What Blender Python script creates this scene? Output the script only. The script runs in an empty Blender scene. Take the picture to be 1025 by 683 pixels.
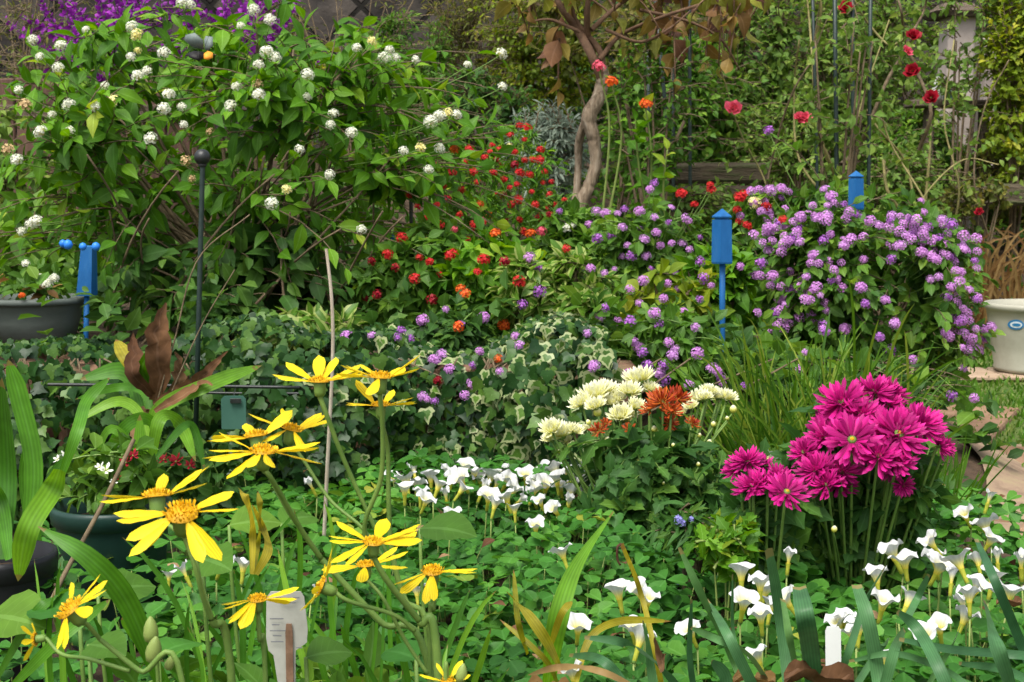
import bpy, math, random
import numpy as np
from mathutils import Vector, Matrix

SC = bpy.context.scene
COL = SC.collection
rng = np.random.default_rng(11)
random.seed(5)
R = math.radians

# ------------------------------------------------------------------ camera
F = 50.0 / 36.0 * 1025
PITCH = math.atan((341.5 - 190) / F)
CAM = np.array([0.0, 0.0, 0.55])
cd = bpy.data.cameras.new("Camera")
cd.lens = 50; cd.sensor_width = 36; cd.clip_start = 0.02; cd.clip_end = 400
cd.dof.use_dof = True; cd.dof.focus_distance = 1.25; cd.dof.aperture_fstop = 38
cam = bpy.data.objects.new("Camera", cd); COL.objects.link(cam)
cam.location = CAM; cam.rotation_euler = (math.pi / 2 - PITCH, 0, 0)
SC.camera = cam

# ------------------------------------------------------------------ world, sun, exposure (bright overcast)
SUN_EL, SUN_AZ = R(62), R(205)
w = bpy.data.worlds.new("World"); SC.world = w; w.use_nodes = True
nt = w.node_tree
sky = nt.nodes.new("ShaderNodeTexSky"); sky.sky_type = 'NISHITA'; sky.sun_disc = False
sky.sun_elevation = SUN_EL; sky.sun_rotation = SUN_AZ; sky.air_density = 1.0; sky.dust_density = 4.0; sky.ozone_density = 0.6
bg = nt.nodes["Background"]; bg.inputs[1].default_value = 0.13
hsv = nt.nodes.new("ShaderNodeHueSaturation"); hsv.inputs['Saturation'].default_value = .45      # a hazy, overcast white sky
nt.links.new(sky.outputs[0], hsv.inputs['Color']); nt.links.new(hsv.outputs[0], bg.inputs[0])
sd = bpy.data.lights.new("Sun", 'SUN'); sd.energy = 1.7; sd.angle = R(30); sd.color = (1, .965, .9)
so = bpy.data.objects.new("Sun", sd); COL.objects.link(so)
sdir = Vector((math.cos(SUN_EL) * math.sin(SUN_AZ), math.cos(SUN_EL) * math.cos(SUN_AZ), math.sin(SUN_EL)))
so.rotation_euler = (-sdir).to_track_quat('-Z', 'Y').to_euler()
SC.view_settings.view_transform = 'Standard'; SC.view_settings.look = 'None'
SC.view_settings.exposure = 1.02; SC.view_settings.gamma = 1
SC.view_settings.use_curve_mapping = False
SC.render.engine = 'CYCLES'
SC.cycles.max_bounces = 5; SC.cycles.diffuse_bounces = 3; SC.cycles.glossy_bounces = 2
SC.cycles.transmission_bounces = 3; SC.cycles.transparent_max_bounces = 4
SC.cycles.use_denoising = True

# ------------------------------------------------------------------ pixel -> world helpers
_cp, _sp = math.cos(PITCH), math.sin(PITCH)
def ray(px, py):
    xr = (px - 512.5) / F; yu = (341.5 - py) / F
    return np.array([xr, _cp + yu * _sp, -_sp + yu * _cp])
def P(px, py, Y):                      # the world point seen at photo pixel (px,py) at distance Y
    d = ray(px, py); return CAM + d * (Y / d[1])
def G(px, py, z):                      # the same, on the level z
    d = ray(px, py); return CAM + d * ((z - CAM[2]) / d[2])
def S(px, Y): return px * Y / F        # size in metres of px pixels at distance Y
def ell_hit(px, py, C, Rr, push=0.02):
    d = ray(px, py); o = (CAM - C) / Rr; dd = d / Rr
    a = dd @ dd; b = 2 * o @ dd; c = o @ o - 1; disc = b * b - 4 * a * c
    t = (-b - math.sqrt(disc)) / (2 * a) if disc > 0 else -b / (2 * a)
    return CAM + d * (t - push)
def V(*a): return np.array(a, float)
def norm(a): return a / np.maximum(np.linalg.norm(a, axis=-1, keepdims=True), 1e-9)
def sstep(a, b, x):
    t = np.clip((x - a) / (b - a), 0, 1); return t * t * (3 - 2 * t)

# ------------------------------------------------------------------ materials
def new_mat(name):
    m = bpy.data.materials.new(name); m.use_nodes = True
    n = m.node_tree.nodes; n.clear()
    return m, n, m.node_tree.links
def N(n, t, **k):
    x = n.new(t)
    for a, b in k.items(): setattr(x, a, b)
    return x
def rgb(c): return (c[0], c[1], c[2], 1)
def ramp(n, stops, interp='LINEAR'):
    r = n.new("ShaderNodeValToRGB"); cr = r.color_ramp; cr.interpolation = interp
    while len(cr.elements) < len(stops): cr.elements.new(0.5)
    for e, (p, c) in zip(cr.elements, stops): e.position = p; e.color = rgb(c)
    return r
def math_n(n, l, op, a, b=None):
    m = N(n, "ShaderNodeMath", operation=op)
    for i, x in enumerate((a, b)):
        if x is None: continue
        if isinstance(x, (int, float)): m.inputs[i].default_value = x
        else: l.new(x, m.inputs[i])
    return m.outputs[0]
def mixc(n, l, fac, a, b, blend='MIX'):
    m = N(n, "ShaderNodeMix", data_type='RGBA', blend_type=blend)
    for s, x in ((m.inputs[0], fac), (m.inputs[6], a), (m.inputs[7], b)):
        if isinstance(x, (int, float)): s.default_value = x
        elif isinstance(x, tuple): s.default_value = rgb(x)
        else: l.new(x, s)
    return m.outputs[2]
def finish(m, n, l, col, rough=.5, trans=0.0, spec=.4, bump=None, transcol=None, sheen=0):
    p = N(n, "ShaderNodeBsdfPrincipled")
    if isinstance(col, tuple): p.inputs['Base Color'].default_value = rgb(col)
    else: l.new(col, p.inputs['Base Color'])
    if isinstance(rough, (int, float)): p.inputs['Roughness'].default_value = rough
    else: l.new(rough, p.inputs['Roughness'])
    p.inputs['Specular IOR Level'].default_value = spec
    if bump is not None: l.new(bump, p.inputs['Normal'])
    o = N(n, "ShaderNodeOutputMaterial")
    if trans > 0:
        t = N(n, "ShaderNodeBsdfTranslucent")
        tc = transcol if transcol is not None else col
        if isinstance(tc, tuple): t.inputs[0].default_value = rgb(tc)
        else: l.new(tc, t.inputs[0])
        mx = N(n, "ShaderNodeMixShader"); mx.inputs[0].default_value = trans
        l.new(p.outputs[0], mx.inputs[1]); l.new(t.outputs[0], mx.inputs[2]); l.new(mx.outputs[0], o.inputs[0])
    else: l.new(p.outputs[0], o.inputs[0])
    return m
def bump_n(n, l, h, strength=.3, dist=.01):
    b = N(n, "ShaderNodeBump"); b.inputs['Strength'].default_value = strength; b.inputs['Distance'].default_value = dist
    l.new(h, b.inputs['Height']); return b.outputs[0]
def luv(n, l):
    a = N(n, "ShaderNodeAttribute", attribute_name="luv"); s = N(n, "ShaderNodeSeparateXYZ"); l.new(a.outputs['Vector'], s.inputs[0]); return s.outputs
def leaf_mat(name, stops, vein=.35, nv=7, rough=.52, trans=.34, spec=.22, edge=None, edge_w=.7, bright=1.25, mott=.7, par=0, tip=None):
    m, n, l = new_mat(name); u, v, r = luv(n, l)
    c = ramp(n, stops); l.new(r, c.inputs[0]); col = c.outputs[0]
    au = math_n(n, l, 'ABSOLUTE', u)
    tex = N(n, "ShaderNodeTexCoord")
    nz = N(n, "ShaderNodeTexNoise"); nz.inputs['Scale'].default_value = 55; nz.inputs['Detail'].default_value = 2
    l.new(tex.outputs['Object'], nz.inputs[0])
    k = math_n(n, l, 'MULTIPLY_ADD', nz.outputs[0], mott); k.node.inputs[2].default_value = 1 - mott * .5
    hs = N(n, "ShaderNodeHueSaturation"); l.new(col, hs.inputs['Color']); l.new(k, hs.inputs['Value']); hs.inputs['Saturation'].default_value = 1.06; col = hs.outputs[0]
    bmp = None
    if vein > 0:
        mid = math_n(n, l, 'LESS_THAN', au, .09)
        sv = math_n(n, l, 'FRACT', math_n(n, l, 'MULTIPLY', math_n(n, l, 'SUBTRACT', v, math_n(n, l, 'MULTIPLY', au, .22)), nv))
        sv = math_n(n, l, 'LESS_THAN', sv, .13)
        vf = math_n(n, l, 'MULTIPLY', math_n(n, l, 'MAXIMUM', mid, math_n(n, l, 'MULTIPLY', sv, .3)), vein)
        hv = N(n, "ShaderNodeHueSaturation"); l.new(col, hv.inputs['Color']); hv.inputs['Value'].default_value = 1.9; hv.inputs['Saturation'].default_value = .85
        col = mixc(n, l, vf, col, hv.outputs[0])
    if par:
        ps = math_n(n, l, 'MULTIPLY_ADD', math_n(n, l, 'SINE', math_n(n, l, 'MULTIPLY', u, par)), .13); ps.node.inputs[2].default_value = 1
        hp = N(n, "ShaderNodeHueSaturation"); l.new(col, hp.inputs['Color']); l.new(ps, hp.inputs['Value']); col = hp.outputs[0]
    if tip is not None:
        e = math_n(n, l, 'GREATER_THAN', math_n(n, l, 'ADD', v, math_n(n, l, 'MULTIPLY', nz.outputs[0], .12)), 1.02)
        col = mixc(n, l, math_n(n, l, 'MULTIPLY', e, .8), col, tip)
    if edge is not None:
        e = math_n(n, l, 'GREATER_THAN', math_n(n, l, 'ADD', au, math_n(n, l, 'MULTIPLY', nz.outputs[0], .35)), edge_w + .17)
        col = mixc(n, l, e, col, edge)
    tcn = N(n, "ShaderNodeHueSaturation"); l.new(col, tcn.inputs['Color']); tcn.inputs['Value'].default_value = bright * 1.3; tcn.inputs['Hue'].default_value = .49; tcn.inputs['Saturation'].default_value = 1.05
    return finish(m, n, l, col, rough, trans, spec, bmp, tcn.outputs[0])
def petal_mat(name, stops, var=.25, trans=.3, rough=.55, streak=.15, alt=None):
    m, n, l = new_mat(name); u, v, r = luv(n, l)
    c = ramp(n, stops); l.new(v, c.inputs[0]); col = c.outputs[0]
    if alt is not None: col = mixc(n, l, math_n(n, l, 'MULTIPLY', r, alt[1]), col, alt[0])
    st = math_n(n, l, 'SINE', math_n(n, l, 'MULTIPLY', u, 14.0))
    k = math_n(n, l, 'ADD', math_n(n, l, 'MULTIPLY', st, streak * .5), math_n(n, l, 'ADD', math_n(n, l, 'MULTIPLY', r, var), 1 - var * .6))
    hs = N(n, "ShaderNodeHueSaturation"); l.new(col, hs.inputs['Color']); l.new(k, hs.inputs['Value'])
    return finish(m, n, l, hs.outputs[0], rough, trans, .25)
def noise_mat(name, c1, c2, scale=8, rough=.8, bump=.3, c3=None, detail=6, spec=.3, stretch=None, dist=.01):
    m, n, l = new_mat(name); tex = N(n, "ShaderNodeTexCoord"); src = tex.outputs['Object']
    if stretch:
        mp = N(n, "ShaderNodeMapping"); mp.inputs['Scale'].default_value = stretch; l.new(src, mp.inputs[0]); src = mp.outputs[0]
    nz = N(n, "ShaderNodeTexNoise"); nz.inputs['Scale'].default_value = scale; nz.inputs['Detail'].default_value = detail; nz.inputs['Roughness'].default_value = .65
    l.new(src, nz.inputs[0])
    st = [(.3, c1), (.7, c2)] if c3 is None else [(.28, c1), (.5, c2), (.72, c3)]
    c = ramp(n, st); l.new(nz.outputs[0], c.inputs[0])
    return finish(m, n, l, c.outputs[0], rough, 0, spec, bump_n(n, l, nz.outputs[0], bump, dist))

# leaves: several real species colours
M = {}
M['lant_leaf'] = leaf_mat("lantana leaf", [(0, (.036, .105, .012)), (.5, (.078, .195, .018)), (.85, (.14, .29, .026)), (1, (.27, .35, .045))], nv=9)
M['dark_leaf'] = leaf_mat("deep green leaf", [(0, (.024, .060, .014)), (.6, (.048, .118, .024)), (1, (.10, .19, .035))])
M['mid_leaf'] = leaf_mat("mid green leaf", [(0, (.042, .098, .016)), (.6, (.080, .178, .026)), (1, (.17, .28, .04))])
M['yel_leaf'] = leaf_mat("yellow green leaf", [(0, (.09, .15, .016)), (.6, (.18, .25, .026)), (1, (.36, .36, .045))])
M['olive_leaf'] = leaf_mat("olive leaf", [(0, (.06, .078, .018)), (.6, (.125, .15, .03)), (1, (.26, .22, .05))])
M['pale_leaf'] = leaf_mat("pale green leaf", [(0, (.055, .105, .022)), (.6, (.12, .21, .038)), (1, (.24, .31, .07))])
M['grey_leaf'] = leaf_mat("silver leaf", [(0, (.16, .21, .16)), (1, (.32, .38, .30))], rough=.7)
M['bronze_leaf'] = leaf_mat("bronze tree leaf", [(0, (.085, .048, .048)), (.25, (.17, .085, .050)), (.45, (.21, .135, .040)), (.7, (.17, .19, .035)), (1, (.30, .30, .06))], nv=5)
M['ivy'] = leaf_mat("ivy leaf", [(0, (.010, .034, .009)), (.6, (.026, .074, .016)), (1, (.080, .155, .028))], vein=.5, nv=4, rough=.4, trans=.15, spec=.25)
M['ivy_var'] = leaf_mat("variegated ivy leaf", [(0, (.035, .085, .020)), (1, (.10, .19, .035))], vein=.3, nv=4, rough=.35, trans=.15, edge=(.30, .35, .16), edge_w=.62)
M['euon'] = leaf_mat("variegated leaf", [(0, (.05, .12, .018)), (1, (.13, .25, .035))], vein=.2, rough=.35, edge=(.30, .37, .10), edge_w=.55)
M['clover'] = leaf_mat("oxalis leaf", [(0, (.026, .095, .016)), (.6, (.052, .168, .026)), (.93, (.10, .25, .038)), (1, (.30, .31, .05))], vein=.25, nv=5, rough=.5, trans=.28)
M['strap'] = leaf_mat("strap leaf", [(0, (.045, .135, .016)), (.6, (.085, .225, .026)), (1, (.16, .31, .035))], vein=.2, nv=0.01, rough=.42, par=17, tip=(.20, .13, .04))
M['daff'] = leaf_mat("blue green strap leaf", [(0, (.042, .115, .048)), (.7, (.075, .175, .065)), (1, (.11, .22, .06))], vein=.1, nv=0.01, rough=.42, trans=.15, par=19, tip=(.22, .17, .06), mott=1.0)
M['yelstrap'] = leaf_mat("yellowing strap leaf", [(0, (.20, .20, .02)), (1, (.36, .30, .04))], vein=.2, nv=0.01, rough=.45, par=15, tip=(.20, .09, .03), mott=1.2)
M['grass'] = leaf_mat("ornamental grass", [(0, (.040, .105, .014)), (.6, (.092, .19, .022)), (1, (.24, .30, .055))], vein=0)
M['lawn'] = leaf_mat("lawn grass", [(0, (.05, .12, .015)), (.7, (.10, .21, .03)), (1, (.22, .26, .08))], vein=0)
M['mumleaf'] = leaf_mat("chrysanthemum leaf", [(0, (.026, .075, .018)), (.6, (.050, .130, .028)), (1, (.11, .21, .035))])
M['dead'] = leaf_mat("dead leaf", [(0, (.060, .028, .016)), (.5, (.14, .075, .038)), (1, (.34, .23, .13))], vein=.4, nv=6, rough=.8, trans=.15, spec=.12, mott=1.7)
M['deadgrass'] = leaf_mat("dead grass", [(0, (.13, .065, .022)), (1, (.34, .23, .10))], vein=0, mott=1.2)
# petals
M['white'] = petal_mat("white petal", [(0, (.72, .60, .06)), (.18, (.78, .70, .18)), (.46, (.64, .63, .44)), (.62, (.60, .61, .59)), (1, (.62, .63, .62))], var=.14, trans=.2, streak=.13)
M['tube'] = petal_mat("yellow tube", [(0, (.50, .52, .06)), (.5, (.72, .58, .03)), (1, (.82, .66, .10))], var=.1, trans=.3)
M['yellow'] = petal_mat("yellow ray", [(0, (.76, .44, .004)), (.3, (.86, .62, .008)), (1, (.88, .69, .018))], var=.25, trans=.3, streak=.34)
M['disc'] = petal_mat("orange floret", [(0, (.50, .26, .004)), (.6, (.80, .46, .008)), (1, (.88, .62, .03))], var=.35, trans=.1)
M['magenta'] = petal_mat("magenta petal", [(0, (.27, .003, .095)), (.5, (.47, .005, .17)), (1, (.60, .018, .25))], var=.7, trans=.28, streak=.25)
M['lavender'] = petal_mat("lavender floret", [(0, (.74, .46, .64)), (.3, (.54, .20, .58)), (1, (.68, .33, .73))], var=.3, trans=.25)
M['lavpale'] = petal_mat("pale lavender floret", [(0, (.74, .54, .62)), (.3, (.58, .25, .64)), (1, (.70, .38, .76))], var=.25, trans=.25)
M['lavdeep'] = petal_mat("deep lavender floret", [(0, (.56, .30, .56)), (.3, (.36, .10, .48)), (1, (.50, .19, .62))], var=.35, trans=.25)
M['lantwhite'] = petal_mat("white floret", [(0, (.72, .66, .22)), (.3, (.74, .75, .58)), (1, (.78, .80, .74))], var=.12, trans=.2)
M['cream'] = petal_mat("cream floret", [(0, (.80, .62, .05)), (.5, (.84, .78, .30)), (1, (.86, .85, .66))], var=.12, trans=.2)
M['faded'] = petal_mat("faded floret", [(0, (.40, .26, .10)), (1, (.62, .46, .25))], var=.3, trans=.1)
M['red'] = petal_mat("red floret", [(0, (.50, .03, .012)), (.4, (.50, .014, .014)), (1, (.60, .022, .035))], var=.35, trans=.2)
M['orange'] = petal_mat("orange red floret", [(0, (.74, .22, .01)), (.5, (.72, .10, .012)), (1, (.70, .035, .02))], var=.3, trans=.2)
M['crimson'] = petal_mat("crimson floret", [(0, (.20, .004, .010)), (1, (.32, .005, .020))], var=.4, trans=.2)
M['pink'] = petal_mat("pink petal", [(0, (.70, .10, .14)), (1, (.80, .12, .20))], var=.3, trans=.3)
M['purple'] = petal_mat("violet bract", [(0, (.16, .01, .22)), (1, (.36, .03, .42))], var=.5, trans=.25)
M['mumcream'] = petal_mat("pale chrysanthemum petal", [(0, (.62, .62, .10)), (.45, (.82, .80, .34)), (1, (.86, .86, .68))], var=.15, trans=.25)
M['mumred'] = petal_mat("rust chrysanthemum petal", [(0, (.60, .30, .03)), (.3, (.32, .016, .005)), (1, (.40, .020, .006))], var=.6, trans=.2, alt=((.75, .36, .04), .28))
M['violet'] = petal_mat("blue violet petal", [(0, (.30, .28, .65)), (1, (.36, .36, .75))], var=.2)
# stems, wood, metal
M['stem'] = noise_mat("green stem", (.085, .17, .03), (.17, .27, .055), 40, .5, .1)
M['paleStem'] = noise_mat("pale stem", (.16, .24, .05), (.26, .32, .09), 60, .5, .1)
M['twig'] = noise_mat("brown twig", (.075, .052, .03), (.20, .15, .085), 60, .8, .3)
M['cane'] = noise_mat("olive cane", (.17, .17, .05), (.34, .28, .12), 40, .7, .2)
M['bark'] = noise_mat("peeling bark", (.11, .078, .048), (.32, .24, .16), 26, .9, 1.0, c3=(.48, .40, .30), stretch=(3, 3, .5), dist=.018)
M['redbark'] = noise_mat("rusty branch", (.09, .05, .03), (.22, .13, .075), 26, .85, .6)
M['drystick'] = noise_mat("dry cane", (.38, .31, .22), (.58, .50, .40), 50, .7, .3, stretch=(3, 3, .4))
M['blue'] = noise_mat("painted blue wood", (.004, .070, .21), (.007, .10, .29), 9, .6, .25, c3=(.025, .13, .31), stretch=(5, 5, 1.2))
M['bluelight'] = noise_mat("light blue bead", (.02, .16, .62), (.03, .22, .72), 14, .4, .05)
M['black'] = noise_mat("black metal", (.010, .012, .011), (.022, .026, .024), 60, .42, .1, spec=.5)
M['greenmetal'] = noise_mat("dark green metal", (.008, .022, .018), (.018, .036, .028), 60, .45, .1, spec=.5)
M['bowl'] = noise_mat("weathered grey green plastic", (.075, .092, .08), (.125, .145, .125), 9, .6, .15, stretch=(1, 1, 2.5))
M['greenpot'] = noise_mat("dark green plastic", (.007, .028, .022), (.018, .050, .038), 12, .4, .05)
M['blackpot'] = noise_mat("black plastic", (.010, .010, .012), (.022, .022, .024), 12, .45, .05)
M['cerpot'] = noise_mat("pale stoneware", (.29, .28, .215), (.37, .36, .285), 7, .45, .12, c3=(.42, .41, .33))
M['soil'] = noise_mat("soil", (.022, .015, .010), (.065, .042, .026), 30, .95, .8, c3=(.10, .065, .04))
M['wood'] = noise_mat("pale timber", (.28, .19, .12), (.47, .35, .25), 16, .8, .4, stretch=(.4, 5, 5))
M['oldwood'] = noise_mat("weathered timber", (.07, .055, .04), (.16, .12, .085), 14, .9, .8, stretch=(.5, 5, 5), dist=.02)
M['darkwood'] = noise_mat("mossy old timber", (.035, .035, .020), (.11, .085, .055), 14, .95, .9, c3=(.07, .10, .03), stretch=(.6, 4, 4), dist=.03)
M['redwood'] = noise_mat("red brown paling", (.065, .038, .027), (.15, .085, .06), 12, .85, .5, stretch=(4, 4, .5))
M['stonewhite'] = noise_mat("pale pink stone", (.34, .28, .24), (.50, .43, .39), 9, .85, .4)
M['tag'] = None

# ------------------------------------------------------------------ mesh building
class MB:
    def __init__(s): s.V, s.L, s.T, s.A, s.I = [], [], [], [], []; s.n = 0
    def add(s, Vv, loops, tot, A=None, mat=0):
        Vv = np.asarray(Vv, float).reshape(-1, 3)
        if A is None: A = np.zeros_like(Vv)
        s.V.append(Vv); s.L.append(np.asarray(loops, np.int64) + s.n); s.T.append(np.asarray(tot, np.int64)); s.A.append(np.asarray(A, float).reshape(-1, 3))
        s.I.append(np.full(len(tot), mat, np.int64)); s.n += len(Vv)
    def faces(s, Vv, fs, A=None, mat=0):
        s.add(Vv, [i for f in fs for i in f], [len(f) for f in fs], A, mat)
    def inst(s, tpl, pos, Rm, scale, rnd, mat=0):
        tv, tl, tt, ta = tpl; n = len(pos); k = len(tv)
        if n == 0: return
        sc = np.asarray(scale, float)
        if sc.ndim == 1: sc = np.repeat(sc[:, None], 3, 1)
        W = np.einsum('nij,nkj->nki', Rm, tv[None] * sc[:, None, :]) + pos[:, None, :]
        A = np.broadcast_to(ta[None], (n, k, 3)).copy(); A[:, :, 2] = np.asarray(rnd)[:, None]
        L = (tl[None] + (np.arange(n) * k)[:, None]).ravel()
        s.add(W.reshape(-1, 3), L, np.tile(tt, n), A.reshape(-1, 3), mat)
    def mesh(s, name, mats, off=(0, 0, 0), smooth=True):
        me = bpy.data.meshes.new(name)
        Vv = np.concatenate(s.V) - np.asarray(off, float); L = np.concatenate(s.L); T = np.concatenate(s.T)
        me.vertices.add(len(Vv)); me.vertices.foreach_set("co", Vv.astype(np.float32).ravel())
        me.loops.add(len(L)); me.loops.foreach_set("vertex_index", L.astype(np.int32))
        me.polygons.add(len(T)); me.polygons.foreach_set("loop_start", (np.cumsum(T) - T).astype(np.int32))
        me.polygons.foreach_set("material_index", np.concatenate(s.I).astype(np.int32))
        if not isinstance(mats, (list, tuple)): mats = [mats]
        for m in mats: me.materials.append(m)
        at = me.attributes.new("luv", 'FLOAT_VECTOR', 'POINT'); at.data.foreach_set("vector", np.concatenate(s.A).astype(np.float32).ravel())
        me.polygons.foreach_set("use_smooth", np.full(len(T), smooth, bool))
        me.update(calc_edges=True); me.validate()
        return me
    def build(s, name, mats, parent=None, smooth=True, **t):
        off = np.array(world_loc(parent)) if parent is not None else np.zeros(3)
        o = bpy.data.objects.new(name, s.mesh(name, mats, off, smooth)); COL.objects.link(o)
        if parent is not None: o.parent = parent
        if t: tag(o, **t)
        return o
def world_loc(o):
    l = Vector((0, 0, 0))
    while o is not None: l = l + o.location; o = o.parent
    return l
def tag(o, label=None, cat=None, group=None, kind=None):
    if label: o['label'] = label
    if cat: o['category'] = cat
    if group: o['group'] = group
    if kind: o['kind'] = kind
    return o
def empty(name, loc, label=None, cat=None, group=None):
    o = bpy.data.objects.new(name, None); COL.objects.link(o); o.location = Vector([float(x) for x in loc]); o.empty_display_size = .05
    return tag(o, label, cat, group)

def frames(d, nrm):
    y = norm(d); x = np.cross(y, nrm); bad = np.linalg.norm(x, axis=-1) < 1e-4
    if bad.any(): x[bad] = np.cross(y[bad], np.array([.3, .9, .2]))
    x = norm(x); z = np.cross(x, y)
    return np.stack([x, y, z], -1)
def rand_dirs(n): return norm(rng.normal(size=(n, 3)))

def leaf_tpl(widths, fold=.25, curl=.25, wave=0.0, y0=0.0):
    """leaf along +Y (length 1); widths = half widths at the inner rows; pointed at both ends"""
    k = len(widths); vs = [(0, 0, 0)]; at = [(0, 0, 0)]
    ys = np.linspace(0, 1, k + 2)
    def z(y): return -curl * y * y + curl * .35 * y
    for i, wd in enumerate(widths):
        y = ys[i + 1]; wv = wave * (1 if i % 2 else -1)
        for sgn in (-1, 0, 1): vs.append((sgn * wd, y, z(y) + abs(sgn) * (fold * wd + wv))); at.append((sgn, y, 0))
    vs.append((0, 1, z(1))); at.append((0, 1, 0)); e = len(vs) - 1
    f = [(0, 2, 1), (0, 3, 2)]
    for i in range(k - 1):
        a = 1 + 3 * i; b = a + 3
        f += [(a, a + 1, b + 1, b), (a + 1, a + 2, b + 2, b + 1)]
    a = 1 + 3 * (k - 1); f += [(a, a + 1, e), (a + 1, a + 2, e)]
    return pack(vs, f, at)
def pack(vs, fs, at=None):
    return (np.array(vs, float), np.array([i for f in fs for i in f]), np.array([len(f) for f in fs]), np.array(at, float) if at is not None else np.zeros((len(vs), 3)))
def outline_tpl(pts, cz=0.0, fold=.12, curl=.15):
    """flat lobed leaf from an outline (x,y); fan about a point; u = 0 centre, 1 at the margin, inner ring at 0.6"""
    c = np.mean(pts, 0); vs = [(c[0], c[1], cz)]; at = [(0, .4, 0)]; k = len(pts)
    for r_ in (.6, 1):
        for x, y in pts:
            X = c[0] + (x - c[0]) * r_; Y = c[1] + (y - c[1]) * r_
            vs.append((X, Y, fold * abs(X) - curl * Y * Y * .6)); at.append((r_, Y, 0))
    f = []
    for i in range(k):
        j = (i + 1) % k; f += [(0, 1 + i, 1 + j), (1 + i, 1 + k + i, 1 + k + j, 1 + j)]
    return pack(vs, f, at)
L_OV = leaf_tpl([.20, .30, .26, .13], .3, .35)              # ovate
L_OV2 = leaf_tpl([.26, .24], .35, .3)                       # cheap ovate
L_OVN = leaf_tpl([.15, .23, .20, .10], .3, .3)
L_LAN = leaf_tpl([.10, .13, .11, .06], .3, .4)              # lance
L_ROUND = leaf_tpl([.34, .46, .40, .2], .2, .25)            # round, heart-like
L_BIG = leaf_tpl([.22, .34, .43, .47, .46, .42, .35, .26, .15], .15, .25, .012)
L_SMALL = leaf_tpl([.3, .3], .25, .15)
L_SER = leaf_tpl([.22, .15, .30, .17, .22, .09], .2, .3, .0)  # toothed/lobed
_iv = [(0, 0), (.28, -.1), (.42, .02), (.56, .28), (.36, .36), (.33, .52), (.16, .66), (0, 1.0), (-.16, .66), (-.33, .52), (-.36, .36), (-.56, .28), (-.42, .02), (-.28, -.1)]
L_IVY = outline_tpl(_iv, .0, .12, .25)
def clover_tpl():
    vs, f, at = [], [], []
    for k in range(3):
        a = k * 2 * math.pi / 3
        o = [(0, .03), (-.3, .38), (-.46, .72), (-.36, .96), (-.16, 1.0), (0, .86), (.16, 1.0), (.36, .96), (.46, .72), (.3, .38)]
        b = len(vs); ce = (0, .6)
        for i, (x, y) in enumerate([ce] + o):
            z = .32 * abs(x) - .22 * y * y + (.0 if i else -.03)
            ca, sa = math.cos(a), math.sin(a)
            vs.append((x * ca - y * sa, x * sa + y * ca, z)); at.append((x / .46 if i else 0, y, 0))
        n = len(o)
        for i in range(n): f.append((b, b + 1 + i, b + 1 + (i + 1) % n))
    return pack(vs, f, at)
L_CLO = clover_tpl()

def tubes(mb, paths, r0, r1, sides=4, mat=0, rnd=None):
    """paths (N,S,3): thin tapered stems"""
    paths = np.asarray(paths, float)
    if paths.ndim == 2: paths = paths[None]
    n, s, _ = paths.shape
    if n == 0: return
    tan = norm(np.gradient(paths, axis=1))
    ref = np.eye(3)[np.abs(tan).mean(1).argmin(1)][:, None, :]        # one steady axis per path, so the tube never pinches
    a = norm(np.cross(tan, np.broadcast_to(ref, tan.shape))); b = np.cross(tan, a)
    rr = np.asarray(r0, float).reshape(-1, 1) * (1 - np.linspace(0, 1, s)) + np.asarray(r1, float).reshape(-1, 1) * np.linspace(0, 1, s)
    rr = np.broadcast_to(rr, (n, s))
    th = np.arange(sides) * 2 * math.pi / sides
    ring = paths[:, :, None, :] + rr[:, :, None, None] * (np.cos(th)[None, None, :, None] * a[:, :, None, :] + np.sin(th)[None, None, :, None] * b[:, :, None, :])
    Vv = ring.reshape(-1, 3)
    i, j, k = np.meshgrid(np.arange(n), np.arange(s - 1), np.arange(sides), indexing='ij')
    k2 = (k + 1) % sides; base = i * s * sides
    q = np.stack([base + j * sides + k, base + j * sides + k2, base + (j + 1) * sides + k2, base + (j + 1) * sides + k], -1).reshape(-1)
    nq = n * (s - 1) * sides
    cap = np.stack([base[:, 0, 0][:, None] + (s - 1) * sides + np.arange(sides)[None]], 0).reshape(-1)
    A = np.zeros((len(Vv), 3)); A[:, 1] = np.tile(np.repeat(np.linspace(0, 1, s), sides), n)
    mb.add(Vv, np.concatenate([q, cap]), np.concatenate([np.full(nq, 4), np.full(n, sides)]), A, mat)
def bez(a, c, b, s):
    t = np.linspace(0, 1, s)[None, :, None]
    return a[:, None] * (1 - t) ** 2 + c[:, None] * 2 * t * (1 - t) + b[:, None] * t * t
def smooth_path(pts, s=24):
    pts = np.asarray(pts, float); m = len(pts)
    if m < 3: return pts[0] + (pts[-1] - pts[0]) * np.linspace(0, 1, s)[:, None]
    q = np.vstack([2 * pts[0] - pts[1], pts, 2 * pts[-1] - pts[-2]]); out = []
    for t in np.linspace(0, m - 1 - 1e-6, s):
        i = int(t); f = t - i; p0, p1, p2, p3 = q[i:i + 4]
        out.append(.5 * (2 * p1 + (p2 - p0) * f + (2 * p0 - 5 * p1 + 4 * p2 - p3) * f * f + (3 * p1 - p0 - 3 * p2 + p3) * f ** 3))
    return np.array(out)
def tube(mb, pts, r0, r1, sides=8, s=24, mat=0): tubes(mb, smooth_path(pts, s), [r0], [r1], sides, mat)
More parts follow.
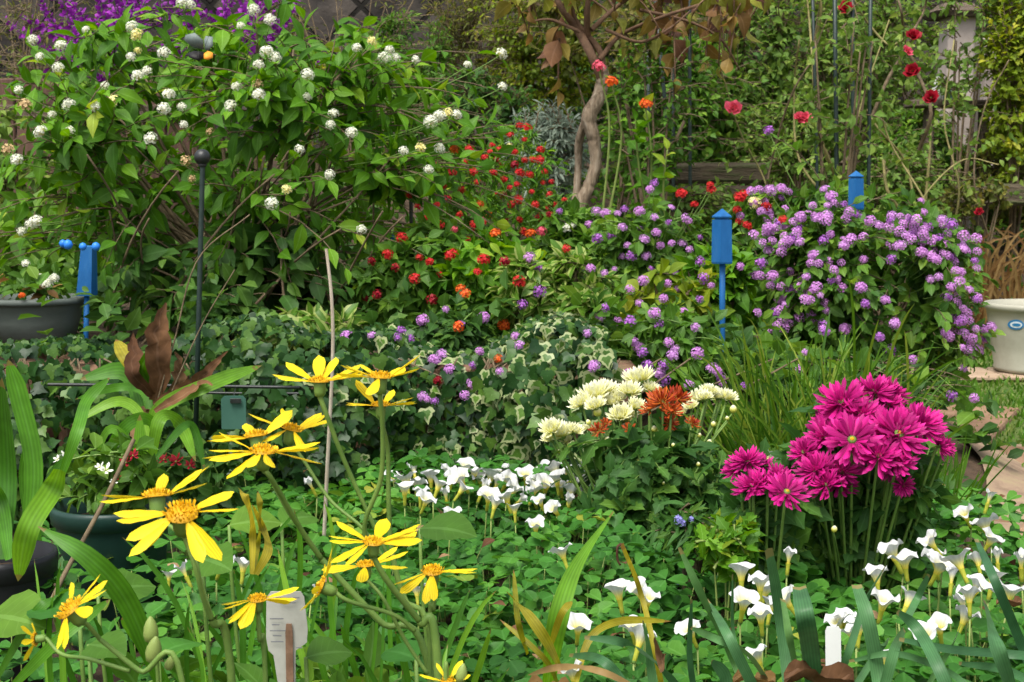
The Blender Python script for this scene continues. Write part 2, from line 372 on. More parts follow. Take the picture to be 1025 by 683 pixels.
def lathe(mb, c, prof, seg=32, mat=0, sq=(1, 1), close=False):
    vs, at, f = [], [], []
    for r_, z in prof:
        for k in range(seg):
            a = 2 * math.pi * k / seg; vs.append((c[0] + r_ * math.cos(a) * sq[0], c[1] + r_ * math.sin(a) * sq[1], c[2] + z)); at.append((0, z, .5))
    for i in range(len(prof) - 1):
        for k in range(seg): f.append((i * seg + k, i * seg + (k + 1) % seg, (i + 1) * seg + (k + 1) % seg, (i + 1) * seg + k))
    if close: f.append(tuple(range((len(prof) - 1) * seg, len(prof) * seg))); f.append(tuple(reversed(range(seg))))
    mb.faces(vs, f, at, mat)
def box(mb, c, s, rot=0.0, mat=0, bev=.0, taper=1.0):
    """chamfered box, size s, base centre c"""
    x, y, z = s[0] / 2, s[1] / 2, s[2]; b = min(bev, x * .5, y * .5, z * .4)
    rings = []
    def ring(hx, hy, zz, ch):
        return [(-hx + ch, -hy, zz), (hx - ch, -hy, zz), (hx, -hy + ch, zz), (hx, hy - ch, zz), (hx - ch, hy, zz), (-hx + ch, hy, zz), (-hx, hy - ch, zz), (-hx, -hy + ch, zz)]
    b = max(b, 1e-4)
    t = taper
    for hx, hy, zz in ((x - b, y - b, 0), (x, y, b), (x * t, y * t, z - b), (x * t - b, y * t - b, z)): rings += ring(hx, hy, zz, b)
    ca, sa = math.cos(rot), math.sin(rot)
    vs = [(c[0] + px * ca - py * sa, c[1] + px * sa + py * ca, c[2] + pz) for px, py, pz in rings]
    f = [tuple(reversed(range(8)))]
    for i in range(3):
        for k in range(8): f.append((i * 8 + k, i * 8 + (k + 1) % 8, (i + 1) * 8 + (k + 1) % 8, (i + 1) * 8 + k))
    f.append(tuple(range(24, 32)))
    mb.faces(vs, f, None, mat)
def rotz_to(z, roll=0.0):
    z = Vector([float(q) for q in z]).normalized()
    return z.to_track_quat('Z', 'Y').to_matrix().to_4x4() @ Matrix.Rotation(roll, 4, 'Z')
def place(me, name, parent, pos, z, scale, roll=0.0):
    o = bpy.data.objects.new(name, me); COL.objects.link(o)
    off = world_loc(parent) if parent is not None else Vector((0, 0, 0))
    o.parent = parent
    sc = Matrix.Diagonal((scale, scale, scale, 1)) if isinstance(scale, (int, float, np.floating)) else Matrix.Diagonal((*scale, 1))
    o.matrix_basis = Matrix.Translation(Vector([float(q) for q in pos]) - off) @ rotz_to(z, roll) @ sc
    return o

# ------------------------------------------------------------------ plants: twigs that carry leaves
def leaves_on(mb, paths, K, tpl, size, t0=.25, mat=0, spread=1.0, droop=.25, up=.6, svar=.3, twr=None, face=None, pair=True):
    n, s, _ = paths.shape
    if n == 0: return
    t = np.clip(np.linspace(t0, 1, K)[None] + rng.uniform(-.4, .4, (n, K)) / K, 0, 1)
    ti = t * (s - 1); i0 = np.minimum(ti.astype(int), s - 2); fr = (ti - i0)[..., None]
    ar = np.arange(n)[:, None]
    pos = paths[ar, i0] * (1 - fr) + paths[ar, i0 + 1] * fr
    tan = norm(paths[ar, i0 + 1] - paths[ar, i0])
    ref = norm(rng.normal(size=(n, 1, 3)) * .35 + np.array([0, 0, 1.])); ref = np.broadcast_to(ref, tan.shape)
    a = norm(np.cross(tan, ref) + 1e-6); b = np.cross(a, tan)
    ang = rng.uniform(0, 6.28, (n, 1)) + np.arange(K)[None] * (math.pi if pair else 2.4) + (np.arange(K)[None] // 2) * (1.57 if pair else 0) + rng.normal(0, .35, (n, K))
    side = a * np.cos(ang)[..., None] + b * np.sin(ang)[..., None]
    wt = np.linspace(0, 1, K)[None, :, None] ** 3
    d = tan * (.45 + wt) + side * spread * (1 - .5 * wt) + np.array([0, 0, -droop]) + rng.normal(0, .18, (n, K, 3))
    nr = np.array([0, 0, up]) + tan * .25 + rng.normal(0, .4, (n, K, 3))
    if face is not None: nr = nr + face
    sz = size * (1 - svar + rng.uniform(0, 2 * svar, (n, K))) * (1 - .35 * wt[..., 0])
    if twr is None: twr = rng.uniform(0, 1, n)
    rnd = np.clip(.6 * twr[:, None] + .4 * rng.uniform(0, 1, (n, K)) + .12 * wt[..., 0], 0, 1)
    mb.inst(tpl, pos.reshape(-1, 3), frames(d.reshape(-1, 3), nr.reshape(-1, 3)), sz.ravel(), rnd.ravel(), mat)
def lump_pts(n, C, Rr, shell=.55, lump=.25, zmin=None, seed=0):
    r_ = np.random.default_rng(seed + 1000); k = r_.normal(size=(5, 3)) * 2.2; ph = r_.uniform(0, 6.28, 5)
    out = np.zeros((0, 3))
    while len(out) < n:
        d = rand_dirs(n * 2); rad = 1 - (1 - shell) * rng.uniform(0, 1, n * 2) ** 1.5
        m = 1 + lump * np.sin(d @ k.T + ph).sum(1) / 2.2
        p = C + d * Rr * (rad * m)[:, None]
        if zmin is not None: p = p[p[:, 2] > zmin]
        out = np.vstack([out, p])
    return out[:n]
def bush(name, label, cat, base, C, Rr, ntip, tpl, size, lmat, smat=None, K=8, main=7, group=None, extra=None, stem_r=.006, shell=.5, lump=.25,
         t0=.2, droop=.25, zmin=None, pair=True, spread=1.0, twig_r=.0015, seed=0, up=.6, svar=.3, tpl2=None, mat2=None, part='foliage'):
    """an Empty with its foliage and stem; returns it"""
    base = np.asarray(base, float); C = np.asarray(C, float); Rr = np.asarray(Rr, float)
    e = empty(name, base, label, cat, group)
    zmin = base[2] + .02 if zmin is None else zmin
    ends = lump_pts(main, C + V(0, 0, .15) * Rr, Rr * .72, .7, 0, zmin, seed)
    b0 = base + rng.normal(0, 1, (main, 3)) * V(.05, .05, 0) * Rr
    ct = b0 * .45 + ends * .55 + V(0, 0, .25) * Rr
    mp = bez(b0, ct, ends, 9)
    tips = lump_pts(ntip, C, Rr, shell, lump, zmin, seed)
    if extra is not None and len(extra): tips = np.vstack([tips, extra])
    q = mp[:, 2:].reshape(-1, 3)
    D = ((tips[:, None] - q[None]) / Rr)
    dist = (D ** 2).sum(-1) + .5 * np.maximum(0, (q[None, :, 2] - tips[:, None, 2]) / Rr[2])
    a = q[dist.argmin(1)] + rng.normal(0, .01, (len(tips), 3))
    ctl = a * .5 + tips * .5 + V(0, 0, .18) * np.linalg.norm(tips - a, axis=1, keepdims=True) + rng.normal(0, .04, (len(tips), 3)) * Rr
    tp = bez(a, ctl, tips, 6)
    sm = MB(); tubes(sm, mp, [stem_r], [stem_r * .4], 5); tubes(sm, tp, [twig_r * 1.3], [twig_r * .6], 3)
    fm = MB(); twr = rng.uniform(0, 1, len(tips))
    face = norm(tips - C)[:, None] * .5
    leaves_on(fm, tp, K, tpl, size, t0, 0, spread, droop, up, svar, twr, face, pair)
    mats = [lmat]
    if tpl2 is not None:
        sel = rng.uniform(size=len(tips)) < .5; leaves_on(fm, tp[sel], max(3, K // 2), tpl2, size, t0, 1, spread, droop, up, svar, twr[sel], face[sel], pair); mats.append(mat2)
    fm.build(part, mats, e); sm.build('stem', smat or M['twig'], e, smooth=True)
    return e
def blade_path(a, b, bow, s=12, side=0.0):
    a = np.asarray(a, float); b = np.asarray(b, float); L = np.linalg.norm(b - a)
    c = a * .4 + b * .6 + V(side * L, 0, bow * L)
    return bez(a[None], c[None], b[None], s)[0]
def blade(mb, path, wd, rnd=.5, mat=0, fold=.25, facing=None, prof=None, twist=0.0):
    """a strap leaf along path, width wd"""
    s = len(path); t = np.linspace(0, 1, s); tan = norm(np.gradient(path, axis=0))
    fc = np.asarray(facing if facing is not None else (0, -1, .25), float)
    x = norm(np.cross(tan, fc)); z = np.cross(x, tan)
    if twist:
        a = twist * t; x, z = x * np.cos(a)[:, None] + z * np.sin(a)[:, None], z * np.cos(a)[:, None] - x * np.sin(a)[:, None]
    pw = (np.minimum(1, .55 + t * 1.6) * np.clip((1 - t) * 4.5, 0, 1) ** .6) if prof is None else np.interp(t, np.linspace(0, 1, len(prof)), prof)
    wv = wd * .5 * np.maximum(pw, .02)
    rows = [path - x * wv[:, None] + z * (fold * wv)[:, None], path, path + x * wv[:, None] + z * (fold * wv)[:, None]]
    Vv = np.stack(rows, 1).reshape(-1, 3); A = np.zeros((len(Vv), 3)); A[:, 0] = np.tile([-1, 0, 1], s); A[:, 1] = np.repeat(t, 3); A[:, 2] = rnd
    f = []
    for i in range(s - 1):
        k = 3 * i; f += [(k, k + 1, k + 4, k + 3), (k + 1, k + 2, k + 5, k + 4)]
    mb.faces(Vv, f, A, mat)

# ------------------------------------------------------------------ flower head templates (face along +Z, radius about 1)
def floret_tpl(lob=5, deep=.55):
    vs = [(0, 0, -.15)]; at = [(0, 0, 0)]; f = []
    for i in range(lob * 2):
        a = math.pi * i / lob; r_ = 1 if i % 2 == 0 else deep
        vs.append((r_ * math.cos(a), r_ * math.sin(a), .1 if i % 2 == 0 else 0)); at.append((0, r_, 0))
    for i in range(lob * 2): f.append((0, 1 + i, 1 + (i + 1) % (lob * 2)))
    return pack(vs, f, at)
FLO = floret_tpl()
def dome_mesh(name, mat, nfl=24, fr=.30, low=-.35, flat=.85, seed=1, mats=None):
    r_ = np.random.default_rng(seed); mb = MB(); i = np.arange(nfl)
    z = 1 - (1 - low) * (i + .5) / nfl; ph = i * 2.39996 + r_.normal(0, .12, nfl); rr = np.sqrt(np.maximum(0, 1 - z * z))
    d = np.stack([rr * np.cos(ph), rr * np.sin(ph), z], 1); pos = d * V(1, 1, flat) * (.82 + r_.uniform(-.08, .1, nfl))[:, None]
    dd = norm(d + r_.normal(0, .2, d.shape)); up = norm(np.cross(dd, r_.normal(size=d.shape)))
    Fm = frames(up, dd); mb.inst(FLO, pos, Fm, fr * r_.uniform(.8, 1.15, nfl), r_.uniform(0, 1, nfl))
    lathe(mb, (0, 0, 0), [(.05, -.5), (.30, -.35), (.5, 0), (.4, .35), (.05, .5)], 8, 1)      # the green calyx between the florets
    return mb.mesh(name, [mat, mat])
def petals_mesh(name, mat, rings, tpl, seed=1, wscale=1.0, jit=.12, core=None):
    """rings: (count, elevation deg, length, start radius)"""
    r_ = np.random.default_rng(seed); mb = MB()
    for (c, el, ln, r0) in rings:
        a = np.arange(c) * 2 * math.pi / c + r_.uniform(0, 6.28) + r_.normal(0, jit, c); e = np.radians(el + r_.normal(0, 7, c))
        d = np.stack([np.cos(a) * np.cos(e), np.sin(a) * np.cos(e), np.sin(e)], 1)
        pos = np.stack([np.cos(a) * r0, np.sin(a) * r0, np.zeros(c)], 1); nr = np.stack([-np.cos(a) * np.sin(e), -np.sin(a) * np.sin(e), np.cos(e)], 1) + r_.normal(0, .15, (c, 3))
        l_ = ln * r_.uniform(.85, 1.1, c); mb.inst(tpl, pos, frames(d, nr), np.stack([l_ * wscale, l_, l_], 1), r_.uniform(0, 1, c))
    mats = [mat]
    if core: lathe(mb, (0, 0, 0), [(.02, -.35), (core * .8, -.18), (core, 0.0), (core * .5, .06), (.01, .08)], 10, 1); mats.append(M['stem'])
    return mb.mesh(name, mats)
PET = leaf_tpl([.075, .105, .125, .105], -.35, -.18)          # strap petal, tip curls up
PETW = leaf_tpl([.12, .19, .22, .19], -.25, .05)

# ================================================================== THE SETTING
def H(x, y):
    x = np.asarray(x, float); y = np.asarray(y, float)
    bed = .25 * sstep(2.34, 2.40, y) * sstep(.75, .10, x) + .10 * sstep(2.1, 2.7, y) * sstep(1.02, .80, x) * sstep(.10, .75, x)
    bank = .22 * sstep(4.7, 5.2, y) * sstep(.6, 1.1, x)
    return bed + bank + .15 * np.maximum(0, y - 4.6) * (y < 60) + .006 * np.sin(x * 9) * np.sin(y * 7)
def ground_sheet():
    xs = np.unique(np.concatenate([np.linspace(-60, -5, 12), np.linspace(-5, 5, 140), np.linspace(5, 60, 12)]))
    ys = np.unique(np.concatenate([np.linspace(-40, 0, 10), np.linspace(0, 2.2, 20), np.linspace(2.2, 3.0, 40), np.linspace(3.0, 10, 60), np.linspace(10, 90, 14)]))
    X, Y = np.meshgrid(xs, ys); Z = H(X, Y); Z = np.where(Y > 12, H(X, np.full_like(Y, 12.0)), Z)
    nx = len(xs); ny = len(ys)
    i, j = np.meshgrid(np.arange(nx - 1), np.arange(ny - 1)); b = (j * nx + i).ravel()
    q = np.stack([b, b + 1, b + nx + 1, b + nx], 1)
    mb = MB(); mb.add(np.stack([X, Y, Z], -1).reshape(-1, 3), q.ravel(), np.full(len(q), 4)); return mb
ground_sheet().build('ground', M['soil'], kind='structure')
# lawn strip and path on the right
lm_ = noise_mat("lawn turf", (.030, .055, .012), (.085, .13, .025), 16, .95, .5, c3=(.17, .16, .06))
mb = MB()
def sheet(mb, pts, dz, res=1):
    vs = [(x, y, float(H(x, y)) + dz) for x, y in pts]; mb.faces(vs, [tuple(range(len(vs)))])
gx = np.linspace(.98, 5, 30); gy = np.linspace(2.0, 4.68, 30)
X, Y = np.meshgrid(gx, gy); X = X + np.where(X < .99, .03 * np.sin(Y * 9), 0)
i, j = np.meshgrid(np.arange(29), np.arange(29)); b = (j * 30 + i).ravel()
mb.add(np.stack([X, Y, H(X, Y) + .006], -1).reshape(-1, 3), np.stack([b, b + 1, b + 31, b + 30], 1).ravel(), np.full(len(b), 4))
mb.build('lawn', lm_, kind='structure')
earth = noise_mat("trodden earth path", (.13, .085, .055), (.27, .19, .125), 14, .95, .5, c3=(.30, .26, .13))
mb = MB(); gx = np.linspace(.80, 3.4, 26); gy = np.linspace(1.55, 2.98, 16)
X, Y = np.meshgrid(gx, gy); Y = Y + np.where(Y > 2.9, .07 * np.sin(X * 6), 0); X = X + np.where(X < .82, .04 * np.sin(Y * 8), 0)
i, j = np.meshgrid(np.arange(25), np.arange(15)); b = (j * 26 + i).ravel()
mb.add(np.stack([X, Y, H(X, Y) + .011], -1).reshape(-1, 3), np.stack([b, b + 1, b + 27, b + 26], 1).ravel(), np.full(len(b), 4))
mb.build('path', earth, kind='structure')
def tuft_field(n, xr, yr, hmin, hmax, wd, lean, cond=None):
    x = rng.uniform(*xr, n); y = rng.uniform(*yr, n)
    if cond is not None: k = cond(x, y); x, y = x[k], y[k]
    n = len(x); base = np.stack([x, y, H(x, y)], 1); d = np.stack([rng.normal(0, lean, n), rng.normal(0, lean, n), np.ones(n)], 1)
    return base, d, rng.uniform(hmin, hmax, n)
mb = MB(); b_, d_, h_ = tuft_field(26000, (.94, 3.2), (2.6, 4.75), .012, .035, .003, .5, lambda x, y: (y > 2.95 + .08 * np.sin(x * 6)) | (rng.uniform(size=len(x)) < .16))
T_BL = leaf_tpl([.10, .08], .2, .3)
mb.inst(T_BL, b_, frames(d_, rand_dirs(len(b_))), np.stack([h_ * 1.2, h_, h_], 1), rng.uniform(0, 1, len(b_)))
mb.build('grass', M['lawn'], kind='stuff', label='short green lawn grass')

# stone slabs and bricks of the path
slabm = noise_mat("red brown sandstone", (.13, .075, .042), (.25, .15, .088), 10, .9, .35, c3=(.31, .20, .125))
def slab(pts_px, th, label, name='stepping_stone', group='stepping stones in the path', z=.012):
    b = [G(px, py, z + th) for px, py in pts_px]; mbx = MB(); n = len(b); c = np.mean(b, 0)
    top = [p + (c - p) * .03 for p in b]; vs = [(p[0], p[1], z - .02) for p in b] + [(p[0], p[1], z + th - .006) for p in b] + [(p[0], p[1], z + th) for p in top]
    f = [tuple(range(2 * n, 3 * n))]
    for k in range(n):
        j = (k + 1) % n; f += [(k, j, n + j, n + k), (n + k, n + j, 2 * n + j, 2 * n + k)]
    o = mbx.faces(vs, f); mbx.build(name, slabm, smooth=False, label=label, cat='stone slab', group=group)
slab([(930, 440), (990, 440), (1021, 408), (960, 403), (925, 415)], .010, 'reddish brown slab lying on the lawn just in front of the pale pot')
slab([(960, 474), (1040, 470), (1060, 448), (1000, 446)], .014, 'brown stone slab at the edge of the lawn nearest the grass')
slab([(938, 520), (1010, 522), (1035, 488), (962, 482)], .012, 'pale brown slab beside the thin rushes')
slab([(1020, 530), (1110, 530), (1100, 484), (1045, 482)], .012, 'brown slab at the outer corner of the earth path')

# retaining wall of the raised bed: two courses of brick, mostly under ivy
brickm = noise_mat("orange brown brick", (.085, .048, .030), (.19, .105, .065), 18, .95, .6, c3=(.12, .12, .06))
wall = empty('brick_wall', (-1.2, 2.36, 0), 'low brick retaining wall mostly buried under ivy', 'garden wall')
mb = MB()
for r_ in range(4):
    x = -3.2 + (.09 if r_ % 2 else 0)
    while x < .12:
        box(mb, (x + .085, 2.355 + rng.uniform(-.004, .004), -.03 + r_ * .075), (.165, .09, .069), rng.normal(0, .015), bev=.008); x += .175
mb.build('brick_course', brickm, wall, smooth=False)
mb = MB(); box(mb, (-1.54, 2.375, -.05), (3.3, .06, .305), bev=.004); mb.build('mortar', M['soil'], wall, smooth=False)

# diamond laid grey stone wall far behind
m, n, l = new_mat("dark diamond masonry"); tc = N(n, "ShaderNodeTexCoord"); mp = N(n, "ShaderNodeMapping"); mp.inputs['Rotation'].default_value = (R(90), 0, 0); l.new(tc.outputs['Object'], mp.inputs[0])
mp2 = N(n, "ShaderNodeMapping"); mp2.inputs['Rotation'].default_value = (0, 0, R(45)); l.new(mp.outputs[0], mp2.inputs[0])
bt = N(n, "ShaderNodeTexBrick"); bt.offset = 0; bt.inputs['Scale'].default_value = 1; bt.inputs['Brick Width'].default_value = .30; bt.inputs['Row Height'].default_value = .30; bt.inputs['Mortar Size'].default_value = .016; bt.inputs['Mortar Smooth'].default_value = .4
bt.inputs['Color1'].default_value = rgb((.040, .036, .033)); bt.inputs['Color2'].default_value = rgb((.075, .066, .060)); bt.inputs['Mortar'].default_value = rgb((.016, .015, .013)); l.new(mp2.outputs[0], bt.inputs[0])
nz = N(n, "ShaderNodeTexNoise"); nz.inputs['Scale'].default_value = 7; nz.inputs['Detail'].default_value = 8; l.new(tc.outputs['Object'], nz.inputs[0])
cr = ramp(n, [(.35, (.55, .55, .55)), (.7, (1.25, 1.2, 1.1))]); l.new(nz.outputs[0], cr.inputs[0])
finish(m, n, l, mixc(n, l, 1.0, bt.outputs[0], cr.outputs[0], 'MULTIPLY'), .95, 0, .2, bump_n(n, l, math_n(n, l, 'SUBTRACT', nz.outputs[0], bt.outputs[1]), .8, .04))
sw = empty('stone_wall', (0, 8.2, .3), 'dark grey retaining wall of diamond laid blocks behind the garden', 'stone wall')
mb = MB(); box(mb, (0, 8.35, .0), (22, .4, 3.0), bev=.03); mb.build('masonry', m, sw, smooth=False)
mb = MB(); box(mb, (0, 8.33, 3.0), (22.2, .55, .12), bev=.02); mb.build('coping', M['oldwood'], sw, smooth=False)

# paling fence at the left, timber sleepers at the back of the bed
fe = empty('paling_fence', P(20, 150, 4.9), 'reddish brown timber fence half hidden behind the white flowering shrub', 'fence')
zt = P(0, 74, 4.9)[2]
x = -3.6
mb = MB()
while x < -1.02:
    wd = .085; box(mb, (x, 4.9 + rng.normal(0, .004), .2), (wd - .006, .018, zt - .2 - rng.uniform(0, .02)), 0, bev=.006); x += wd
mb.build('paling', M['redwood'], fe, smooth=False)
mb = MB(); box(mb, (-2.3, 4.93, zt - .12), (2.7, .04, .07), bev=.006); box(mb, (-2.3, 4.93, .35), (2.7, .04, .07), bev=.006); mb.build('rail', M['redwood'], fe, smooth=False)
mb = MB(); box(mb, (-2.3, 4.885, zt - .15), (2.62, .012, .045), bev=.004); mb.build('batten', M['oldwood'], fe, smooth=False)

def sleeper(px0, px1, py0, py1, Y, label, rot=0.0, mat='darkwood', th=.12, group='timber sleepers holding the back bank'):
    a = P(px0, py1, Y); b = P(px1, py1, Y); top = P(px0, py0, Y)[2]; mbx = MB()
    c = (a + b) / 2; o = empty('timber_sleeper', (c[0], Y, a[2]), label, 'timber', group)
    box(mbx, (c[0], Y, a[2]), (abs(b[0] - a[0]), th, top - a[2]), rot, bev=.012); mbx.build('beam', M[mat], o, smooth=False)
sleeper(668, 768, 163, 184, 4.7, 'weathered upper sleeper with a pale sawn end behind the red flowers')
sleeper(655, 775, 186, 212, 4.68, 'weathered lower sleeper partly behind the purple lantana', 0)
sleeper(958, 1060, 184, 206, 5.0, 'dark sleeper in the bank above the pale pot')

def surf_undergrowth():
    mb = MB(); n = 2600
    x = rng.uniform(-2.6, 2.9, n); y = rng.uniform(2.42, 7.9, n)
    x = np.concatenate([x, rng.uniform(.15, .66, 300)]); y = np.concatenate([y, rng.uniform(1.95, 2.75, 300)])
    k = ~((x > .9) & (y < 4.8)); x, y = x[k], y[k]; n = len(x)
    b = np.stack([x, y, H(x, y)], 1); tip = b + np.stack([rng.normal(0, .05, n), rng.normal(0, .05, n), rng.uniform(.03, .15, n)], 1)
    p = bez(b, (b + tip) / 2 + V(0, 0, .03), tip, 5); r_ = rng.uniform(0, 1, n)
    for kk, (mat, sel) in enumerate(((0, r_ < .5), (1, r_ >= .5))): leaves_on(mb, p[sel], 8, L_OV2 if kk else L_SMALL, .042, .15, mat, 1.2)
    mb.build('undergrowth', [M['mid_leaf'], M['dark_leaf']], kind='stuff', label='low mixed leaves covering the raised bed and bank')
surf_undergrowth()

# ================================================================== BACKGROUND SHRUBS
def bgbush(px, py, Y, rx, ry, tpl, size, mat, n, label, K=7, group='shrubs on the bank behind', cat='shrub', name='background_shrub', depth=None, **k):
    C = P(px, py, Y); Rr = V(S(rx, Y), depth or S(rx, Y) * .7, S(ry, Y)); gz = float(H(C[0], Y))
    if Y > 4: size *= .68; n = int(n * 1.6); k.setdefault('twig_r', .0022)
    return bush(name, label, cat, (C[0], Y, gz), C, Rr, n, tpl, size, M[mat], K=K, group=group, zmin=gz + .02, **k)
bgbush(690, 70, 7.3, 190, 140, L_OV2, .075, 'dark_leaf', 620, 'big dark green shrub filling the back behind the bronze tree', seed=1, name='background_hedge', cat='hedge')
bgbush(930, 60, 7.0, 170, 160, L_OV2, .07, 'pale_leaf', 620, 'big mid green shrub behind the pale stone post', seed=2, name='background_hedge', cat='hedge')
bgbush(1120, 60, 6.6, 120, 190, L_OV2, .07, 'dark_leaf', 260, 'dark shrub at the outer end of the bank', seed=3, name='background_hedge', cat='hedge')
bgbush(398, 84, 6.4, 62, 68, L_LAN, .06, 'mid_leaf', 340, 'feathery green shrub against the grey diamond wall', seed=4, K=10, t0=.05)
bgbush(312, 92, 5.7, 46, 38, L_OV2, .05, 'yel_leaf', 130, 'golden yellow shrub peeping over the white lantana', seed=5)
bgbush(478, 40, 6.9, 62, 85, L_LAN, .05, 'olive_leaf', 300, 'thin leaved olive shrub left of the bronze tree', seed=6, K=10)
bgbush(545, 50, 6.3, 60, 80, L_OV2, .045, 'yel_leaf', 330, 'small leaved yellow green shrub behind the twisted trunk', seed=7, K=9)
bgbush(480, 120, 5.9, 62, 48, L_OV2, .055, 'dark_leaf', 150, 'dark rounded shrub behind the red flowers', seed=8)
bgbush(548, 152, 4.6, 40, 44, L_LAN, .05, 'grey_leaf', 190, 'silver grey lavender bush left of the twisted trunk', seed=9, K=10, group=None, t0=.1)
bgbush(672, 112, 5.7, 72, 88, L_OV, .065, 'mid_leaf', 230, 'green climber with pointed leaves right of the trunk', seed=10)
bgbush(752, 96, 5.9, 58, 96, L_OV, .065, 'pale_leaf', 220, 'glossy green climber between the trunk and the obelisk', seed=11)
bgbush(850, 60, 6.2, 70, 90, L_OV2, .055, 'pale_leaf', 240, 'dark green shrub behind the rose canes', seed=12)
bgbush(905, 205, 5.2, 68, 62, L_OV2, .04, 'pale_leaf', 260, 'low olive shrub behind the right blue post', seed=13, K=9)
bgbush(1022, 60, 5.1, 44, 100, L_OV2, .045, 'yel_leaf', 300, 'yellow green shrub overhanging the pale stone post', seed=14, K=9)
bgbush(975, 196, 4.75, 40, 18, L_OV2, .035, 'olive_leaf', 60, 'small olive shrub hanging over the dark sleeper', seed=22, K=7)
bgbush(1030, 180, 5.3, 62, 78, L_OV2, .045, 'olive_leaf', 260, 'olive green bush above the pale pot', seed=15, K=9)
bgbush(925, 158, 5.5, 52, 44, L_OV2, .045, 'mid_leaf', 200, 'fresh green shrub below the pale stone post', seed=16, K=8)
bgbush(800, 150, 5.6, 58, 62, L_OV2, .045, 'pale_leaf', 200, 'leafy green shrub behind the black obelisk', seed=17, K=8)
bgbush(60, 60, 6.2, 120, 90, L_LAN, .045, 'olive_leaf', 120, 'sparse twiggy shrub against the dark wall above the fence', seed=18, K=4, main=14)
bgbush(30, 165, 4.3, 110, 62, L_OV, .06, 'pale_leaf', 90, 'airy pale shrub in front of the timber fence', seed=27, K=7)
bgbush(350, 40, 7.4, 130, 60, L_LAN, .05, 'olive_leaf', 60, 'bare twiggy shrub crossing the diamond laid wall', seed=28, K=3, main=30, stem_r=.007)
bgbush(20, 30, 6.8, 110, 60, L_LAN, .05, 'olive_leaf', 60, 'bare twiggy shrub before the dark wall at the fence end', seed=29, K=3, main=26, stem_r=.007)
bgbush(-90, 90, 5.6, 110, 130, L_OV2, .06, 'mid_leaf', 180, 'green shrub standing beyond the end of the fence', seed=19)
bgbush(720, 205, 4.45, 60, 22, L_OV2, .04, 'pale_leaf', 80, 'loose pale green plant sprawling before the sleepers', seed=23, K=7)
bgbush(620, 20, 6.0, 110, 50, L_OV2, .055, 'olive_leaf', 160, 'olive tangle of shoots above the bronze tree crown', seed=20)
bgbush(262, 40, 7.0, 60, 46, L_LAN, .05, 'olive_leaf', 60, 'thin dry shrub in front of the diamond wall', seed=21, K=5)
bgbush(838, 90, 4.0, 52, 120, L_OV2, .035, 'pale_leaf', 46, 'thin climber with pale leaves wandering up the black obelisk', seed=24, K=7, depth=.14, name='climbing_plant', cat='climber', group=None)
bgbush(962, 50, 5.15, 40, 62, L_OV2, .045, 'pale_leaf', 46, 'loose leafy sprays hanging before the pale stone post', seed=25, K=6, depth=.12)
bgbush(660, 120, 4.3, 60, 90, L_OV2, .04, 'mid_leaf', 60, 'sparse green climber on the dark green rods right of the trunk', seed=26, K=7, depth=.12, name='climbing_plant', cat='climber', group=None)
# dry tangle above the pot
C = P(1003, 258, 4.75); e = empty('dry_grass_clump', (C[0], 4.75, .05), 'rusty dry grass tangled behind the pale pot', 'grass clump')
mb = MB()
for _ in range(150):
    b = C + rng.normal(0, 1, 3) * V(.14, .06, .01); b[2] = H(b[0], b[1]); t = b + V(rng.normal(0, .13), rng.normal(-.03, .06), rng.uniform(.15, .42))
    blade(mb, blade_path(b, t, rng.uniform(.0, .5), 8, rng.normal(0, .3)), .008, rng.uniform(), 0)
mb.build('leaves', M['deadgrass'], e)

# ---------------- purple salvias behind the white lantana
def spike_mesh(seed, L):
    r_ = np.random.default_rng(seed); mb = MB()
    p = smooth_path([V(0, 0, 0), V(.02, 0, L * .5), V(r_.normal(0, .06), r_.normal(0, .05), L * .95)], 14)
    tubes(mb, p, [.003], [.001], 4, 1); k = 46; t = np.linspace(.1, 1, k); pos = p[(t * 13).astype(int)] + r_.normal(0, .005, (k, 3))
    d = norm(np.stack([np.cos(np.arange(k) * 2.4), np.sin(np.arange(k) * 2.4), np.full(k, .3)], 1))
    mb.inst(L_SMALL, pos, frames(d, r_.normal(size=(k, 3))), .032 * (1.15 - .6 * t), r_.uniform(0, 1, k)); return mb.mesh('spike', [M['purple'], M['stem']])
spikes = [spike_mesh(s, .24) for s in range(4)]
def salvia(px, py, Y, rx, ry, n, label, seed):
    C = P(px, py, Y); gz = float(H(C[0], Y)); r_ = np.random.default_rng(seed)
    e = bush('salvia_plant', label, 'salvia', (C[0], Y, gz), C - V(0, 0, .12), V(S(rx, Y), .2, S(ry, Y)), 60, L_LAN, .07, M['mid_leaf'], K=6, seed=seed, group='purple salvias behind the shrub', zmin=gz)
    for k in range(n):
        p = P(px + r_.uniform(-1, 1) * rx, py + r_.uniform(-.6, 1) * ry, Y + r_.uniform(-.15, .15)); place(spikes[k % 4], 'flower_spike', e, p, (r_.normal(0, .7), r_.normal(-.1, .3), .7), r_.uniform(.6, 1.0), r_.uniform(0, 6))
salvia(102, 52, 4.5, 44, 46, 34, 'vivid violet salvia above the fence left of the shrub top', 3)
salvia(212, 42, 4.6, 50, 36, 20, 'paler violet salvia seen through the top of the white lantana', 4)

